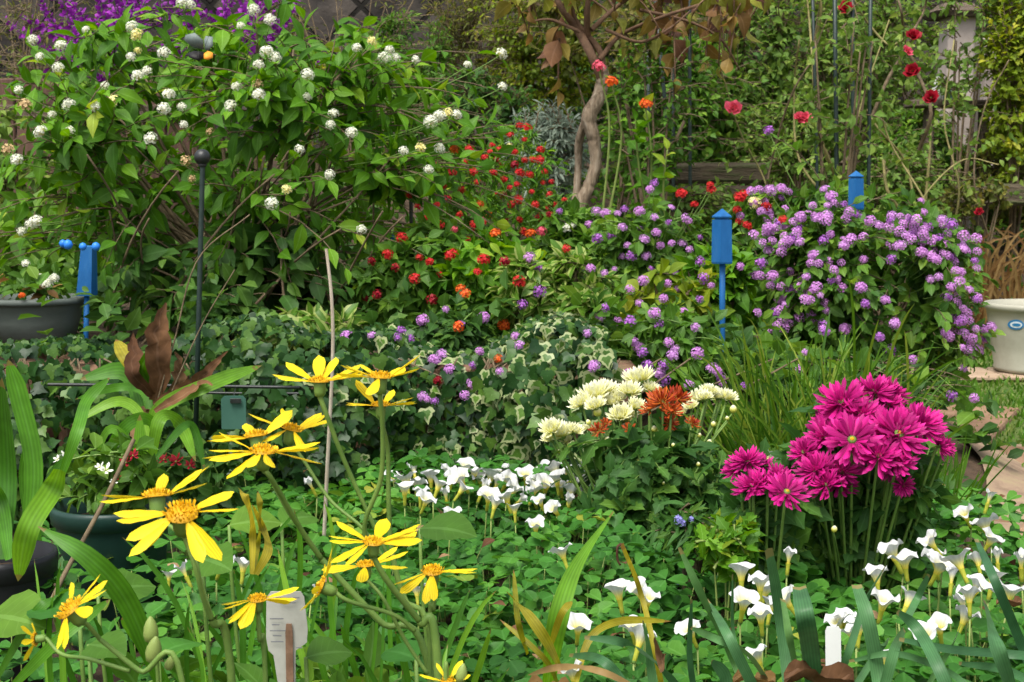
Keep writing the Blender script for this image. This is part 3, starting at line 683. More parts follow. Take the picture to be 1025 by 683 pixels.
# ---------------- the small tree with the twisted trunk
Y = 4.3; e = empty('ornamental_tree', (P(580, 215, Y)[0], Y, float(H(0.2, Y))), 'small tree with twisted peeling trunk and bronze drooping leaves', 'tree')
mb = MB()
def pth(l, Y, dy=None): return [P(x, y, Y + (dy[i] if dy else 0)) for i, (x, y) in enumerate(l)]
b0 = pth([(576, 228), (580, 208), (590, 186), (597, 162), (594, 138), (589, 118), (598, 98), (603, 82), (602, 66)], Y)
sp = smooth_path(b0, 60); sp = sp + rng.normal(0, .0012, sp.shape)
def vtube(mb, p, rad, sides=10, mat=0):
    n0 = mb.n; tubes(mb, p, [1], [1], sides, mat); vv = mb.V[-1].reshape(len(p), sides, 3); th = np.arange(sides) * 2 * math.pi / sides
    rad = np.interp(np.linspace(0, 1, len(p)), np.linspace(0, 1, len(rad)), rad)
    wob = 1 + .13 * np.sin(3 * th[None] + np.linspace(0, 7, len(p))[:, None]) + .08 * np.sin(2 * th[None] - np.linspace(0, 4, len(p))[:, None]) + .03 * rng.normal(size=(len(p), sides))
    mb.V[-1] = (p[:, None] + (vv - p[:, None]) * (rad[:, None] * wob)[..., None]).reshape(-1, 3)
vtube(mb, sp, [S(7.5, Y), S(6.6, Y), S(6.2, Y), S(6.2, Y), S(6.8, Y), S(8, Y), S(7, Y), S(6, Y), S(5.2, Y)], 14)
sp2 = smooth_path(pth([(570, 225), (577, 195), (579, 165), (580, 140), (588, 116)], Y, [.04, .06, .06, .03, 0]), 30); vtube(mb, sp2, [S(4, Y), S(3.6, Y), S(3.4, Y), S(4, Y), S(5, Y)], 10)
mb.build('trunk', M['bark'], e)
brs = [([(602, 80), (592, 55), (578, 30), (560, 5), (548, -30)], 8), ([(602, 75), (590, 45), (588, 10), (592, -30)], 7), ([(603, 78), (600, 50), (575, 18), (572, -20)], 6),
       ([(600, 60), (622, 35), (660, 18), (700, 5)], 4.5), ([(606, 30), (640, 42), (668, 30), (690, 12)], 3), ([(592, 30), (620, 5), (650, -15), (690, -30)], 4.5), ([(580, 32), (552, 20), (530, 22)], 3), ([(640, 10), (690, 22), (722, 40), (740, 70)], 3)]
for l_, wd in brs:
    mb = MB(); vtube(mb, smooth_path(pth(l_, Y, list(rng.uniform(-.12, .12, len(l_)) * np.linspace(0, 1, len(l_)))), 18), [S(wd, Y) * .6, S(wd, Y) * .3], 8); mb.build('branch', M['redbark'], e)
mb = MB(); tips = []
for _ in range(92):
    px = rng.uniform(515, 750); lim = 95 - 40 * abs((px - 640) / 110) ** 2 + 25 * math.sin(px * .07); lim = max(lim, 20) if px > 560 or rng.uniform() < .6 else 60
    if 568 < px < 625: lim = min(lim, 22)
    py = rng.uniform(-70, lim); tips.append(P(px, py, Y + rng.uniform(-.3, .35)))
tips = np.array(tips); st = tips + np.stack([rng.normal(0, .10, len(tips)), rng.normal(0, .1, len(tips)), rng.uniform(.05, .22, len(tips))], 1)
tp = bez(st, st * .5 + tips * .5 + V(0, 0, .06), tips, 6)
leaves_on(mb, tp, 5, leaf_tpl([.2, .33, .34, .26, .12], .35, .7), .062, .0, 0, 1.2, .75, .3, .45, pair=False); tubes(mb, tp, [.004], [.002], 4, 1); mb.build('crown', [M['bronze_leaf'], M['redbark']], e)

# ---------------- black obelisk, slim rods, rose canes
def rod(mb, px0, py0, px1, py1, Y, r_, Y1=None):
    tubes(mb, np.array([P(px0, py0, Y), P((px0 + px1) / 2, (py0 + py1) / 2, (Y + (Y1 or Y)) / 2), P(px1, py1, Y1 or Y)]), [r_], [r_], 8)
e = empty('obelisk', P(840, 200, 4.2), 'tall black metal obelisk of slim uprights behind the right blue post', 'plant support')
for px, pt, Y, wd in ((819, 812, 4.35, 2.1), (838, 835, 4.0, 2.8), (854, 853, 4.3, 2.6), (869, 872, 4.05, 2.4)):
    mb = MB(); rod(mb, px, 225, pt, -60, Y, S(wd * .8, Y)); mb.build('upright', M['greenmetal'], e)
for py in (-40, 205):
    ring = np.array([P(845, py, 4.18) + V(math.cos(a) * .078, math.sin(a) * .15, 0) for a in np.linspace(0, 2 * math.pi, 25)]); mb = MB(); tubes(mb, ring, [.004], [.004], 6); mb.build('hoop', M['greenmetal'], e)
e = empty('arch_frame', P(680, 210, 4.5), 'dark green metal frame of rods behind the red lantana flowers', 'plant support')
for px, pt, top, Y, wd in ((674, 674, 60, 4.6, 2.2), (691, 690, -15, 4.5, 2.2), (676, 655, -10, 4.8, 2.4), (649, 649, 40, 4.9, 2.2)):
    mb = MB(); rod(mb, px, 212, pt, top, Y, S(wd, Y) * .8); mb.build('upright', M['greenmetal'], e)
mb = MB(); rod(mb, 655, -12, 691, -14, 4.8, S(1.6, 4.6), 4.5); mb.build('crossbar', M['greenmetal'], e)

e = empty('rose_bush', P(845, 205, 4.6), 'leggy rose with long arching olive canes and few red blooms', 'rose bush')
canes = [[(760, 230), (775, 150), (800, 80), (850, 20)], [(870, 235), (850, 190), (858, 120), (890, 20)], [(948, 250), (960, 190), (945, 120), (955, 40)], [(990, 240), (975, 180), (985, 110), (1010, 60)], [(900, 240), (930, 190), (965, 160), (1000, 165)], [(780, 235), (765, 180), (740, 130), (722, 70)], [(842, 165), (858, 150), (872, 120), (886, 85), (900, 60), (915, 35)], [(828, 160), (818, 120), (814, 70), (810, 20), (806, -20)], [(838, 180), (826, 150), (818, 110), (814, 60), (822, 10), (815, -20)],
         [(920, 150), (932, 112), (918, 72), (906, 40), (902, 10), (896, -10)], [(925, 215), (930, 160), (932, 115)], [(905, 40), (890, 45), (870, 25), (855, 0)], [(915, 30), (925, 10), (930, -15)],
         [(915, 200), (905, 160), (880, 130), (868, 110)], [(895, 235), (902, 215), (888, 190), (884, 160)], [(640, 215), (668, 160), (690, 110)], [(940, 240), (925, 200), (890, 140), (880, 95)], [(838, 210), (800, 160), (795, 90), (800, 40)]]
for i, c in enumerate(canes):
    mb = MB(); wd = ([1.6, 1.5, 1.5, 1.4, 1.3, 1.3] + [3.2, 2, 2.6, 2.6, 2.2, 2, 1.8, 1.8, 3, 3.4, 1.6, 1.8])[i]; Yc = 4.45 + .1 * (i % 4)
    tube(mb, [P(x, y, Yc + .05 * math.sin(k * 2 + i)) for k, (x, y) in enumerate(c)], S(wd, Yc) * .8, S(wd, Yc) * .45, 6, 22); mb.build('cane', M['cane'] if i % 3 else M['twig'], e)
mb = MB(); pts = np.vstack([smooth_path([P(x, y, 4.45 + .1 * (i % 4)) for x, y in c], 14) for i, c in enumerate(canes) if i != 15]); pts = pts[rng.uniform(size=len(pts)) < .6]
t2 = pts + rng.normal(0, .07, pts.shape); leaves_on(mb, bez(pts, (pts + t2) / 2 + V(0, 0, .02), t2, 4), 6, L_OV, .028, .3, 0, 1); mb.build('foliage', M['pale_leaf'], e)
rosem = [petals_mesh('rose', M[c], [(5, 10, 1, .05), (5, 35, .85, .04), (4, 62, .7, .02)], leaf_tpl([.3, .45, .48, .36], -.3, -.3), s, core=.2) for s, c in ((1, 'crimson'), (2, 'pink'))]
for px, py, k, sz in ((672 + 242, 36, 0, 8), (908, 51, 1, 7), (913, 71, 0, 9), (932, 98, 0, 9), (847, 8, 0, 9), (805, 118, 1, 9), (799, 118, 1, 8), (734, 109, 1, 10), (980, 212, 0, 5)):
    place(rosem[k], 'bloom', e, P(px, py, 4.3), (rng.normal(0, .3), -.8, .6), S(sz, 4.3), rng.uniform(0, 6))

# ---------------- pale post, shelf and jars at the back right
e = empty('stone_post', P(958, 95, 5.6), 'pale pinkish stone post under a dark cap among shrubs', 'post')
mb = MB(); c = P(956, 96, 5.6); box(mb, (c[0], 5.6, c[2] - .6), (S(30, 5.6), .12, S(78, 5.6) + .6), .1, bev=.012, taper=.92); mb.build('shaft', M['stonewhite'], e, smooth=False)
mb = MB(); c = P(956, 19, 5.6); box(mb, (c[0], 5.6, c[2]), (S(56, 5.6), .22, S(14, 5.6)), .1, bev=.02, taper=.7); mb.build('cap', M['oldwood'], e, smooth=False)
mb = MB(); c = P(985, 65, 5.75); box(mb, (c[0], 5.75, c[2] - .5), (S(18, 5.6), .1, S(26, 5.6) + .5), .2, bev=.01); mb.build('side_block', M['stonewhite'], e, smooth=False)
e = empty('shelf', P(950, 108, 5.2), 'dark timber shelf in front of the pale stone post', 'shelf'); mb = MB(); c = P(955, 108, 5.3); box(mb, (c[0], 5.3, c[2]), (S(92, 5.3), .12, S(7, 5.3)), .03, bev=.005); mb.build('board', M['oldwood'], e, smooth=False)
for px in (930, 985): mb = MB(); c = P(px, 108, 5.3); box(mb, (c[0], 5.3, c[2] - .55), (.03, .05, .548), 0, bev=.004); mb.build('leg', M['oldwood'], e, smooth=False)
jar1 = noise_mat("pale glazed jar", (.55, .55, .50), (.70, .70, .66), 10, .3, .05); jar2 = noise_mat("teal glazed jar", (.05, .14, .16), (.12, .25, .27), 10, .3, .05)
for px, mt, lb, hh in ((938, jar1, 'small white bottle standing on the dark shelf', 24), (949, jar2, 'small teal pot standing on the dark shelf', 13)):
    c = P(px, 101.5, 5.3); c[2] = P(955, 101.2, 5.3)[2]; e = empty('garden_jar', c, lb, 'jar'); mb = MB(); h = S(hh, 5.3); r_ = S(5, 5.3); lathe(mb, c, [(r_ * .8, 0), (r_, h * .1), (r_, h * .6), (r_ * .5, h * .8), (r_ * .55, h), (r_ * .4, h)], 14, close=True); mb.build('body', mt, e)

# ================================================================== THE PLANTS OF THE RAISED BED
dome = lambda nm, k, **a: [dome_mesh(nm, M[k], seed=s, **a) for s in (1, 2, 3)]
HW = dome('white head', 'lantwhite', nfl=44, fr=.23); HC = dome('cream head', 'cream', nfl=26, fr=.3); HF = dome('faded head', 'faded', nfl=18, fr=.33)
HL = [dome_mesh('lavender head', M[k_], nfl=n_, fr=f_, low=l_, flat=q_, seed=i_) for i_, (k_, n_, f_, l_, q_) in enumerate((('lavender', 38, .235, -.2, .85), ('lavpale', 30, .26, .1, .7), ('lavdeep', 26, .25, -.3, .95)))]; HR = dome('red head', 'red', nfl=22, fr=.33, low=-.1, flat=.7); HO = dome('orange head', 'orange', nfl=22, fr=.33, low=-.1, flat=.7); HX = dome('crimson head', 'crimson', nfl=20, fr=.34, low=-.1)
HP = dome('pink head', 'pink', nfl=20, fr=.34)
PENDING = []
def heads(e, lst, C, Rr, meshes, r_px, push=.03, part='flower_head'): PENDING.append((e, lst, C, Rr, meshes, r_px, push, part))
def surface(px, py, C, Rr, push):
    """where the foliage begins along the sight line through (px,py), near the plant C,Rr"""
    p = ell_hit(px, py, C, Rr, push); d = ray(px, py); hit, loc, *_ = SC.ray_cast(DG, Vector(CAM), Vector(norm(d)))
    if hit and p[1] - .75 < loc[1] < p[1] + .12: p = np.array(loc) - norm(d) * (.012 + .012 * rng.uniform())
    return p
def flush_heads():
    global DG
    bpy.context.view_layer.update(); DG = bpy.context.evaluated_depsgraph_get()
    for e, lst, C, Rr, meshes, r_px, push, part in PENDING:
        for k, it in enumerate(lst):
            p = surface(it[0], it[1], C, Rr, push * rng.uniform(.4, 1.4)); ms = it[2] if len(it) > 2 else meshes
            rr = S(r_px * rng.uniform(.66, 1.18), p[1]); nz = norm(V(rng.normal(0, .3), -.55 + rng.normal(0, .25), .7)); up = norm(p - C)
            place(ms[k % 3], part, e, p, norm(nz + up * .4), rr, rng.uniform(0, 6))
            a = C + (p - C) * .72 - V(0, 0, .02); sm = MB(); tubes(sm, bez(a[None], (a * .4 + p * .6)[None] - V(0, 0, .01), (p - nz * rr * .3)[None], 5), [.0011], [.0009], 4); sm.build('flower_stalk', M['stem'], e)
    PENDING.clear()

# ---------------- white lantana shrub (left)
WC = P(225, 165, 3.05); WR = V(S(268, 3.05), .42, S(178, 3.05))
wl = [(40, 57), (58, 68), (61, 46), (19, 90), (25, 105, HF), (69, 105), (41, 132), (70, 131), (52, 115), (96, 107), (114, 101, HC), (105, 86), (138, 51, HC), (131, 57), (132, 27), (137, 35, HC), (164, 53), (147, 71), (138, 76), (169, 95), (164, 109), (182, 107),
      (184, 125), (151, 139), (241, 26), (254, 10), (270, 20), (182, 2), (190, 5), (259, 65), (258, 85, HF), (259, 95), (267, 52), (275, 58), (308, 97), (308, 75), (231, 106), (237, 87), (357, 48), (372, 41, HC), (390, 50), (385, 58), (396, 58), (416, 60),
      (502, 54), (503, 87), (468, 65), (431, 122), (440, 116), (448, 113, HC), (457, 115), (404, 151), (421, 148, HC), (440, 149), (429, 170), (287, 190, HC), (272, 204), (334, 114), (331, 125), (352, 133), (30, 225), (22, 232), (36, 222), (192, 179, HF), (186, 161, HF), (210, 132, HF), (86, 30), (33, 40), (8, 150, HF), (17, 160), (330, 175), (362, 230), (300, 150)]
ex = np.array([ell_hit(t[0], t[1] + 6, WC, WR, -.015) for t in wl])
e = bush('lantana_shrub', 'large green shrub covered in round white flower heads at the left', 'lantana', V(WC[0] + .06, 3.05, float(H(WC[0], 3.05))), WC, WR, 430, L_OVN, .054, M['lant_leaf'], K=7, main=40, extra=ex, shell=.45, lump=.22, seed=31, stem_r=.006, droop=.35, t0=.2, twig_r=.0016, zmin=float(H(WC[0], 3.05)) + .12)
heads(e, wl, WC, WR, HW, 6.9, .035)
# bare lower canes of the same shrub
mb = MB()
for k in range(40):
    a = V(WC[0] + rng.normal(.05, .14), 2.9 + rng.normal(0, .1), .24); b = P(rng.uniform(60, 430), rng.uniform(130, 260), 2.85 + rng.normal(0, .12)); tubes(mb, bez(a[None], (a * .5 + b * .5)[None] + V(rng.normal(0, .05), 0, .04), b[None], 10), [.0032], [.0018], 5)
mb.build('stem', M['twig'], e)
# lower dark shrubs under it
bgbush(250, 285, 2.85, 150, 62, L_OV2, .06, 'dark_leaf', 120, 'dark leafy growth under the white lantana beside the pale cane', K=6, group=None, seed=32, name='understorey_shrub')
bgbush(60, 270, 3.4, 130, 70, L_OV2, .06, 'mid_leaf', 120, 'loose green shrub behind the grey green bowl', K=6, group=None, seed=33, name='understorey_shrub')

# ---------------- red and green bedding plants in the middle
def bed(px, py, Y, rx, ry, label, mat, tpl, size, n, fl, hm, r_px, name='bedding_plant', cat='bedding plant', K=8, depth=None, push=.03, **k):
    C = P(px, py, Y); Rr = V(S(rx, Y), depth or S(rx, Y) * .7, S(ry, Y)); gz = float(H(C[0], Y)); size *= .74; n = int(n * 1.5)
    e = bush(name, label, cat, (C[0], Y, gz), C, Rr, n, tpl, size, M[mat], M['stem'], K=K, zmin=gz + .01, stem_r=.003, **k)
    heads(e, fl, C, Rr, hm, r_px, push); return e
bed(462, 205, 3.7, 52, 72, 'airy green plant dotted with many small red flowers right of the white lantana', 'lant_leaf', L_LAN, .042, 120,
    [(470, 149), (452, 173), (444, 187), (474, 226), (442, 226), (418, 207), (485, 158), (455, 150, HO), (448, 160), (490, 152), (474, 172), (460, 215), (437, 205), (468, 240), (426, 218), (409, 195), (482, 222), (462, 190), (430, 240), (440, 225, HO), (455, 230, HP), (459, 240), (447, 200, HX), (480, 205, HO), (466, 162), (425, 185), (478, 182), (436, 165, HO), (415, 230, HX)], HR, 5.2, K=7, seed=41)
bed(515, 188, 3.9, 48, 72, 'bright plant crowded with scarlet flowers beside the silver lavender', 'lant_leaf', L_LAN, .04, 110,
    [(494, 173), (504, 178), (496, 194), (507, 133), (520, 126), (511, 135), (510, 146, HC), (505, 180), (525, 160), (540, 160), (520, 173), (544, 183), (532, 192), (517, 185), (520, 220), (500, 150), (497, 160, HX), (530, 175), (512, 205), (490, 215, HO), (503, 195, HX), (536, 205), (541, 150), (515, 152), (533, 160), (519, 200), (545, 172), (510, 188), (500, 165), (524, 232), (540, 218), (552, 182), (525, 140), (550, 195), (528, 128), (515, 165, HX), (493, 145), (507, 220, HX), (498, 230)], HR, 4.8, K=6, seed=42)
bed(556, 222, 3.8, 22, 26, 'small red flowered plant at the foot of the twisted trunk', 'mid_leaf', L_LAN, .045, 80, [(565, 200), (556, 205), (548, 208), (550, 215, HX)], HR, 5, K=6, seed=43)
bed(425, 285, 2.85, 75, 58, 'leafy green plant with a few crimson and violet flowers above the ivy', 'mid_leaf', L_OV, .055, 150,
    [(378, 295, HX), (415, 279), (388, 255, HR), (402, 238, HR), (396, 268, HX), (420, 258, HR), (440, 275, HR), (372, 262, HX), (432, 300, HX), (347, 337, HL), (372, 336, HL), (398, 338, HL), (423, 321, HL), (368, 297, HX), (402, 332, HL)], HR, 6.6, seed=44)
bed(490, 288, 2.8, 68, 62, 'light green plant with orange red flowers left of the variegated shrub', 'lant_leaf', L_OV, .05, 150,
    [(461, 289, HO), (459, 327, HO), (461, 325, HL), (504, 325, HO), (466, 294), (430, 262, HR), (478, 272, HR), (446, 310, HL), (505, 262, HX), (520, 282, HR), (452, 255, HR), (540, 292, HL), (484, 318, HL), (496, 234), (523, 305, HL), (516, 337, HL), (520, 346, HL), (499, 359, HO), (484, 260, HR), (530, 258, HL), (538, 267, HL)], HO, 6.8, seed=45)
bed(452, 362, 2.55, 50, 44, 'low plant with violet pompom flowers spilling over the ivy', 'dark_leaf', L_OV, .04, 70,
    [(434, 360, HL), (442, 355, HL), (473, 366, HL), (450, 370, HL), (423, 397, HL), (435, 402, HL), (465, 396, HL), (471, 385, HL), (438, 381, HX), (428, 400, HL), (437, 362, HL), (410, 340, HL), (480, 352, HL), (500, 372, HL)], HL, 6.6, depth=.12, seed=46)
bed(580, 258, 3.3, 60, 42, 'mixed green plant with scattered violet heads behind the variegated shrub', 'mid_leaf', L_OV2, .05, 130,
    [(591, 269, HL), (605, 274, HL), (598, 239, HL), (531, 234, HO), (567, 249, HR), (568, 228, HW), (573, 226, HW), (623, 228, HL), (560, 212, HL), (606, 214, HL), (618, 214, HL), (542, 232, HP), (590, 225, HL), (597, 212, HL)], HL, 5.6, seed=47)
bed(645, 268, 3.0, 78, 66, 'lavender plant with scattered flower heads left of the middle blue post', 'mid_leaf', L_OV2, .042, 190,
    [(644, 281), (647, 257), (632, 257), (657, 233), (675, 274), (669, 223), (688, 222), (677, 290), (704, 279), (741, 267), (686, 218), (655, 184), (650, 190), (622, 257), (607, 308), (661, 246), (683, 244), (701, 262), (664, 299), (645, 240), (695, 205, HR), (711, 185, HR), (712, 190, HR), (682, 194, HR), (740, 198, HR), (655, 218), (700, 300), (630, 290), (615, 270), (640, 230), (672, 244), (690, 250), (652, 270), (668, 284), (628, 246), (612, 236), (684, 312), (640, 304), (660, 326), (618, 322), (600, 318), (700, 238), (712, 286), (696, 328), (625, 210), (640, 212), (672, 208)], HL, 6.0, name='lantana_plant', cat='lantana', seed=48)
bed(672, 352, 2.4, 72, 46, 'lavender plant with plump violet heads just above the pale chrysanthemums', 'mid_leaf', L_OV2, .038, 100,
    [(593, 368), (588, 334), (631, 322), (655, 314), (634, 343), (643, 353), (669, 343), (673, 356), (648, 366), (629, 375), (660, 374), (665, 381), (698, 354), (713, 369), (721, 378), (718, 372), (690, 385), (746, 387), (639, 348), (676, 350), (664, 366), (723, 384), (595, 366)], HL, 6.8, name='lantana_plant', cat='lantana', depth=.13, push=.05, seed=49)
# variegated and lime shrubs
bgbush(560, 305, 2.62, 62, 48, L_OV2, .038, 'euon', 150, 'cream edged variegated shrub in front of the red flowers', K=10, group=None, seed=50, name='variegated_shrub')
bgbush(545, 375, 2.42, 48, 44, L_OV2, .032, 'euon', 80, 'cream edged variegated clump at the end of the ivy wall', K=9, group=None, seed=51, name='variegated_shrub', depth=.09)
bgbush(668, 305, 2.55, 38, 38, L_ROUND, .035, 'yel_leaf', 34, 'lime green rounded leaves beneath the middle blue post', K=7, group=None, seed=52, name='lime_plant', cat='plant')
bgbush(715, 300, 2.75, 42, 60, L_OV, .042, 'lant_leaf', 80, 'light green stems crowding the middle blue post', K=9, group=None, seed=53, name='leafy_plant', cat='plant')
# tall zinnias before the trunk
e = empty('zinnia_plant', P(645, 250, 3.7), 'tall lime green stems with orange red blooms in front of the trunk', 'zinnia'); fm = MB()
for i, (x0, x1, y1, x2, y2, mm) in enumerate(((648, 652, 160, 646, 104, HO), (604, 622, 140, 612, 82, HO), (600, 610, 130, 599, 67, HP), (655, 640, 170, 636, 120, None), (668, 664, 190, 668, 150, None))):
    p = smooth_path([P(x0, 245, 3.75), P(x1, y1, 3.7), P(x2, y2, 3.66)], 20); mb = MB(); tubes(mb, p, [.004], [.002], 6); mb.build('stem', M['paleStem'], e)
    leaves_on(fm, p[None], (12, 6, 5, 14, 10)[i], L_OV, (.055, .032, .03, .06, .05)[i], .2 if i in (0, 3, 4) else .05, 0, 1.4, .05)
    if mm: place(mm[i % 3], 'flower_head', e, p[-1], (.05, -.5, .8), S(7.5, 3.66))
fm.build('foliage', M['lant_leaf'], e)

# ---------------- the big lavender lantana on the right
LC = P(862, 292, 2.95); LR = V(S(136, 2.95), .30, S(104, 2.95))
q2 = [(540, 378), (517, 380), (540, 397), (605, 432), (632, 432), (665, 410), (640, 395), (627, 380), (690, 432), (718, 443), (735, 452), (758, 442), (820, 403), (862, 440), (880, 450), (825, 425), (900, 490), (927, 523), (850, 520), (778, 493), (760, 520), (705, 520), (665, 493), (625, 482), (605, 512), (577, 485), (575, 460),
      (550, 455), (515, 502), (500, 528), (522, 553), (590, 555), (560, 582), (540, 600), (548, 610), (525, 628), (605, 580), (618, 592), (640, 563), (660, 577), (700, 577), (709, 610), (748, 602), (630, 622), (625, 650), (630, 665), (668, 660), (737, 675), (768, 648), (898, 645), (930, 600), (945, 660), (840, 560), (875, 595), (880, 575),
      (855, 555), (855, 480), (900, 545), (915, 580), (880, 515), (820, 505), (960, 655), (945, 680), (870, 490), (905, 500), (515, 262)]
ll = [(512 + a / 2, b / 2) for a, b in q2] + [(801, 369), (881, 338), (891, 351), (913, 360), (964, 369), (952, 397), (975, 399), (896, 324), (961, 322), (963, 348), (978, 350), (825, 332), (846, 330), (806, 353), (866, 304), (862, 288), (886, 301)]
r2 = np.random.default_rng(77)
def band(n, f): return [f(r2.uniform(), r2.uniform()) for _ in range(n)]
more = band(60, lambda a, b: (750 + 200 * a + 8 * b, 214 - 22 * math.sin(a * 3.1) + 48 * b * (1 - .3 * a) + 20 * a)) + band(32, lambda a, b: (915 + 55 * a + 22 * b * (1 - a) + 8, 215 + 135 * b + 20 * a)) + band(30, lambda a, b: (755 + 90 * a, 255 + 80 * b))
more += band(12, lambda a, b: (740 + 60 * a, 190 + 30 * b))
allh = ll + more; main_h = allh[:96]; rest = allh[96:]
ex = np.array([ell_hit(t[0], t[1] + 5, LC, LR, -.015) for t in allh])
e = bush('lantana_shrub', 'wide mound of dark leaves smothered in lavender flower heads at the right', 'lantana', V(LC[0], 2.95, float(H(LC[0], 2.95))), LC, LR, 430, L_OV2, .036, M['mid_leaf'], K=9, main=14, extra=ex, shell=.55, lump=.10, seed=61, stem_r=.004, zmin=float(H(LC[0], 2.95)) + .05, tpl2=L_OV2, mat2=M['dark_leaf'])
heads(e, main_h, LC, LR, HL, 6.6, .035); LANT = e
def rest_heads():
  mb = MB(); e = LANT
  for px, py in rest:                       # the heads beyond a hundred, as one part
    p = surface(px, py, LC, LR, .03 * rng.uniform(.2, 1.4)); i = np.arange(34); z = 1 - 1.2 * (i + .5) / 34; rr = np.sqrt(np.maximum(0, 1 - z * z)); ph = i * 2.39996 + rng.uniform(0, 6)
    d = np.stack([rr * np.cos(ph), rr * np.sin(ph), z], 1); Rm = np.array(rotz_to(norm(V(rng.normal(0, .3), -.5, .7))).to_3x3()); sz = S(rng.uniform(4.8, 7.2), p[1]); d2 = d @ Rm.T
    dd = norm(d2 + rng.normal(0, .2, d2.shape)); mb.inst(FLO, p + d2 * sz * .85, frames(norm(np.cross(dd, rng.normal(size=d.shape))), dd), np.full(34, .25 * sz), rng.uniform(0, 1, 34))
  mb.build('flower_heads', M['lavender'], e, kind='stuff')
e = bed(752, 232, 3.25, 34, 40, 'orange red lantana growing through the left edge of the lavender mound', 'mid_leaf', L_OV2, .04, 60, [(744, 196), (767, 207), (748, 226), (784, 220), (740, 222), (755, 203, HC), (738, 210)], HR, 6.6, name='lantana_plant', cat='lantana', push=.22, seed=62)

# ---------------- ivy over the low wall
def ivy(x0, x1, n, mats, label, seed, ptop=.32, share=.2):
    r_ = np.random.default_rng(seed); e = empty('ivy_plant', ((x0 + x1) / 2, 2.28, 0), label, 'ivy')
    x = r_.uniform(x0, x1, n); s_ = r_.uniform(0, 1.25, n)
    bul = .05 + .07 * np.sin(x * 7 + 1) ** 2 + .04 * np.sin(x * 17) + .03 * np.sin(x * 31 + s_ * 9)
    top = ptop + .02 * np.sin(x * 11) + .015 * np.sin(x * 23)
    z = np.where(s_ < 1, s_ * top, top + .01); y = np.where(s_ < 1, 2.30 - bul * np.sin(s_ * 2.6) - r_.uniform(0, 1, n) ** .7 * .10 + .05, 2.30 + (s_ - 1) * .9)
    pos = np.stack([x, y, z], 1); nr = np.stack([r_.normal(0, .6, n), np.where(s_ < 1, -.9, -.25) + r_.normal(0, .4, n), .35 + r_.normal(0, .55, n) + (s_ > 1) * .7], 1)
    d = np.stack([r_.normal(0, .8, n), -.3 + r_.normal(0, .2, n), -.9 + r_.normal(0, .5, n)], 1); size = r_.uniform(.014, .028, n)
    mb = MB(); pick = r_.uniform(size=n) < share + .25 * np.sin(x * 3.3) * (share > .05); Rm = frames(d, nr)
    for k, sel in ((0, ~pick), (1, pick)): mb.inst(L_IVY, pos[sel], Rm[sel], size[sel], r_.uniform(0, 1, sel.sum()), k)
    mb.build('foliage', mats, e)
    st = MB()
    for _ in range(int(60 * (x1 - x0))):
        xa = r_.uniform(x0, x1); tube(st, [(xa, 2.29, .0), (xa + r_.normal(0, .06), 2.285, .14), (xa + r_.normal(0, .12), 2.27, .28)], .003, .0015, 5, 10)
    st.build('stem', M['twig'], e)
ivy(-1.15, -.42, 3600, [M['ivy'], M['ivy_var']], 'dark green ivy on the low wall behind the fallen brown leaves', 1, .285, .10)
ivy(-.44, -.18, 1700, [M['ivy'], M['ivy_var']], 'ivy with greyish leaves behind the hanging tag and pale cane', 2, .30, .22)
ivy(-.20, .16, 2500, [M['ivy'], M['ivy_var']], 'cream marbled ivy at the end of the wall above the white flowers', 3, .29, .30)
ivy(-2.3, -1.12, 1200, [M['ivy'], M['ivy_var']], 'dark ivy on the far outer stretch of the low wall', 4, .27, .1)
bgbush(300, 340, 2.5, 70, 18, L_OV2, .04, 'euon', 60, 'pale edged creeping shrub on top of the ivy wall', K=8, group=None, seed=54, name='variegated_shrub', depth=.10)

flush_heads(); rest_heads()

# ---------------- blue posts, stakes, pots
def blue_post(px, ptop, pbot, sbot, Y, wpx, label, lean=0, flare=1.0, pt=True):
    b = P(px, pbot, Y); t = P(px + lean, ptop, Y); foot = P(px - lean, sbot, Y)
    e = empty('blue_post', (foot[0], Y, foot[2]), label, 'garden stake', 'blue wooden garden stakes'); wd = S(wpx, Y); h = t[2] - b[2]; ang = R(38)
    mb = MB(); cap = h * .2 if pt else .0
    pr = [(wd * .66 * flare, 0), (wd * .70 * flare, .003), (wd * .66, h - cap)] if pt else [(wd * .66 * flare, 0), (wd * .68 * flare, .003), (wd * .56, h * .98), (wd * .40, h)]
    def prism(mb, pr, k, a0): 
        vs = []; f = []
        for r_, z in pr:
            for i in range(k): a = a0 + 2 * math.pi * i / k; s_ = z / h; vs.append((b[0] + (t[0] - b[0]) * s_ + r_ * math.cos(a), Y + r_ * math.sin(a), b[2] + z))
        for i in range(len(pr) - 1):
            for j in range(k): f.append((i * k + j, i * k + (j + 1) % k, (i + 1) * k + (j + 1) % k, (i + 1) * k + j))
        f.append(tuple(reversed(range(k)))); f.append(tuple(range((len(pr) - 1) * k, len(pr) * k))); mb.faces(vs, f)
    prism(mb, pr, 5 if pt else 4, ang); mb.build('post_head', M['blue'], e, smooth=False)
    if pt:
        mb = MB(); prism(mb, [(wd * .50, h - cap), (wd * .50, h - cap * .82)], 5, ang); mb.build('neck', M['blue'], e, smooth=False)
        mb = MB(); prism(mb, [(wd * .66, h - cap * .82), (wd * .68, h - cap * .70), (wd * .02, h)], 5, ang); mb.build('cap', M['blue'], e, smooth=False)
    mb = MB(); tubes(mb, np.array([foot, foot * .5 + b * .5, b + V(0, 0, .004)]), [wd * .19], [wd * .19], 8); mb.build('stake', M['blue'], e)
    return e
blue_post(723, 209, 264, 352, 2.48, 15.5, 'blue wooden stake in front of the lavender mound with its whole shaft showing')
blue_post(857, 171, 210, 275, 2.86, 11.5, 'blue wooden stake rising from behind the lavender mound')
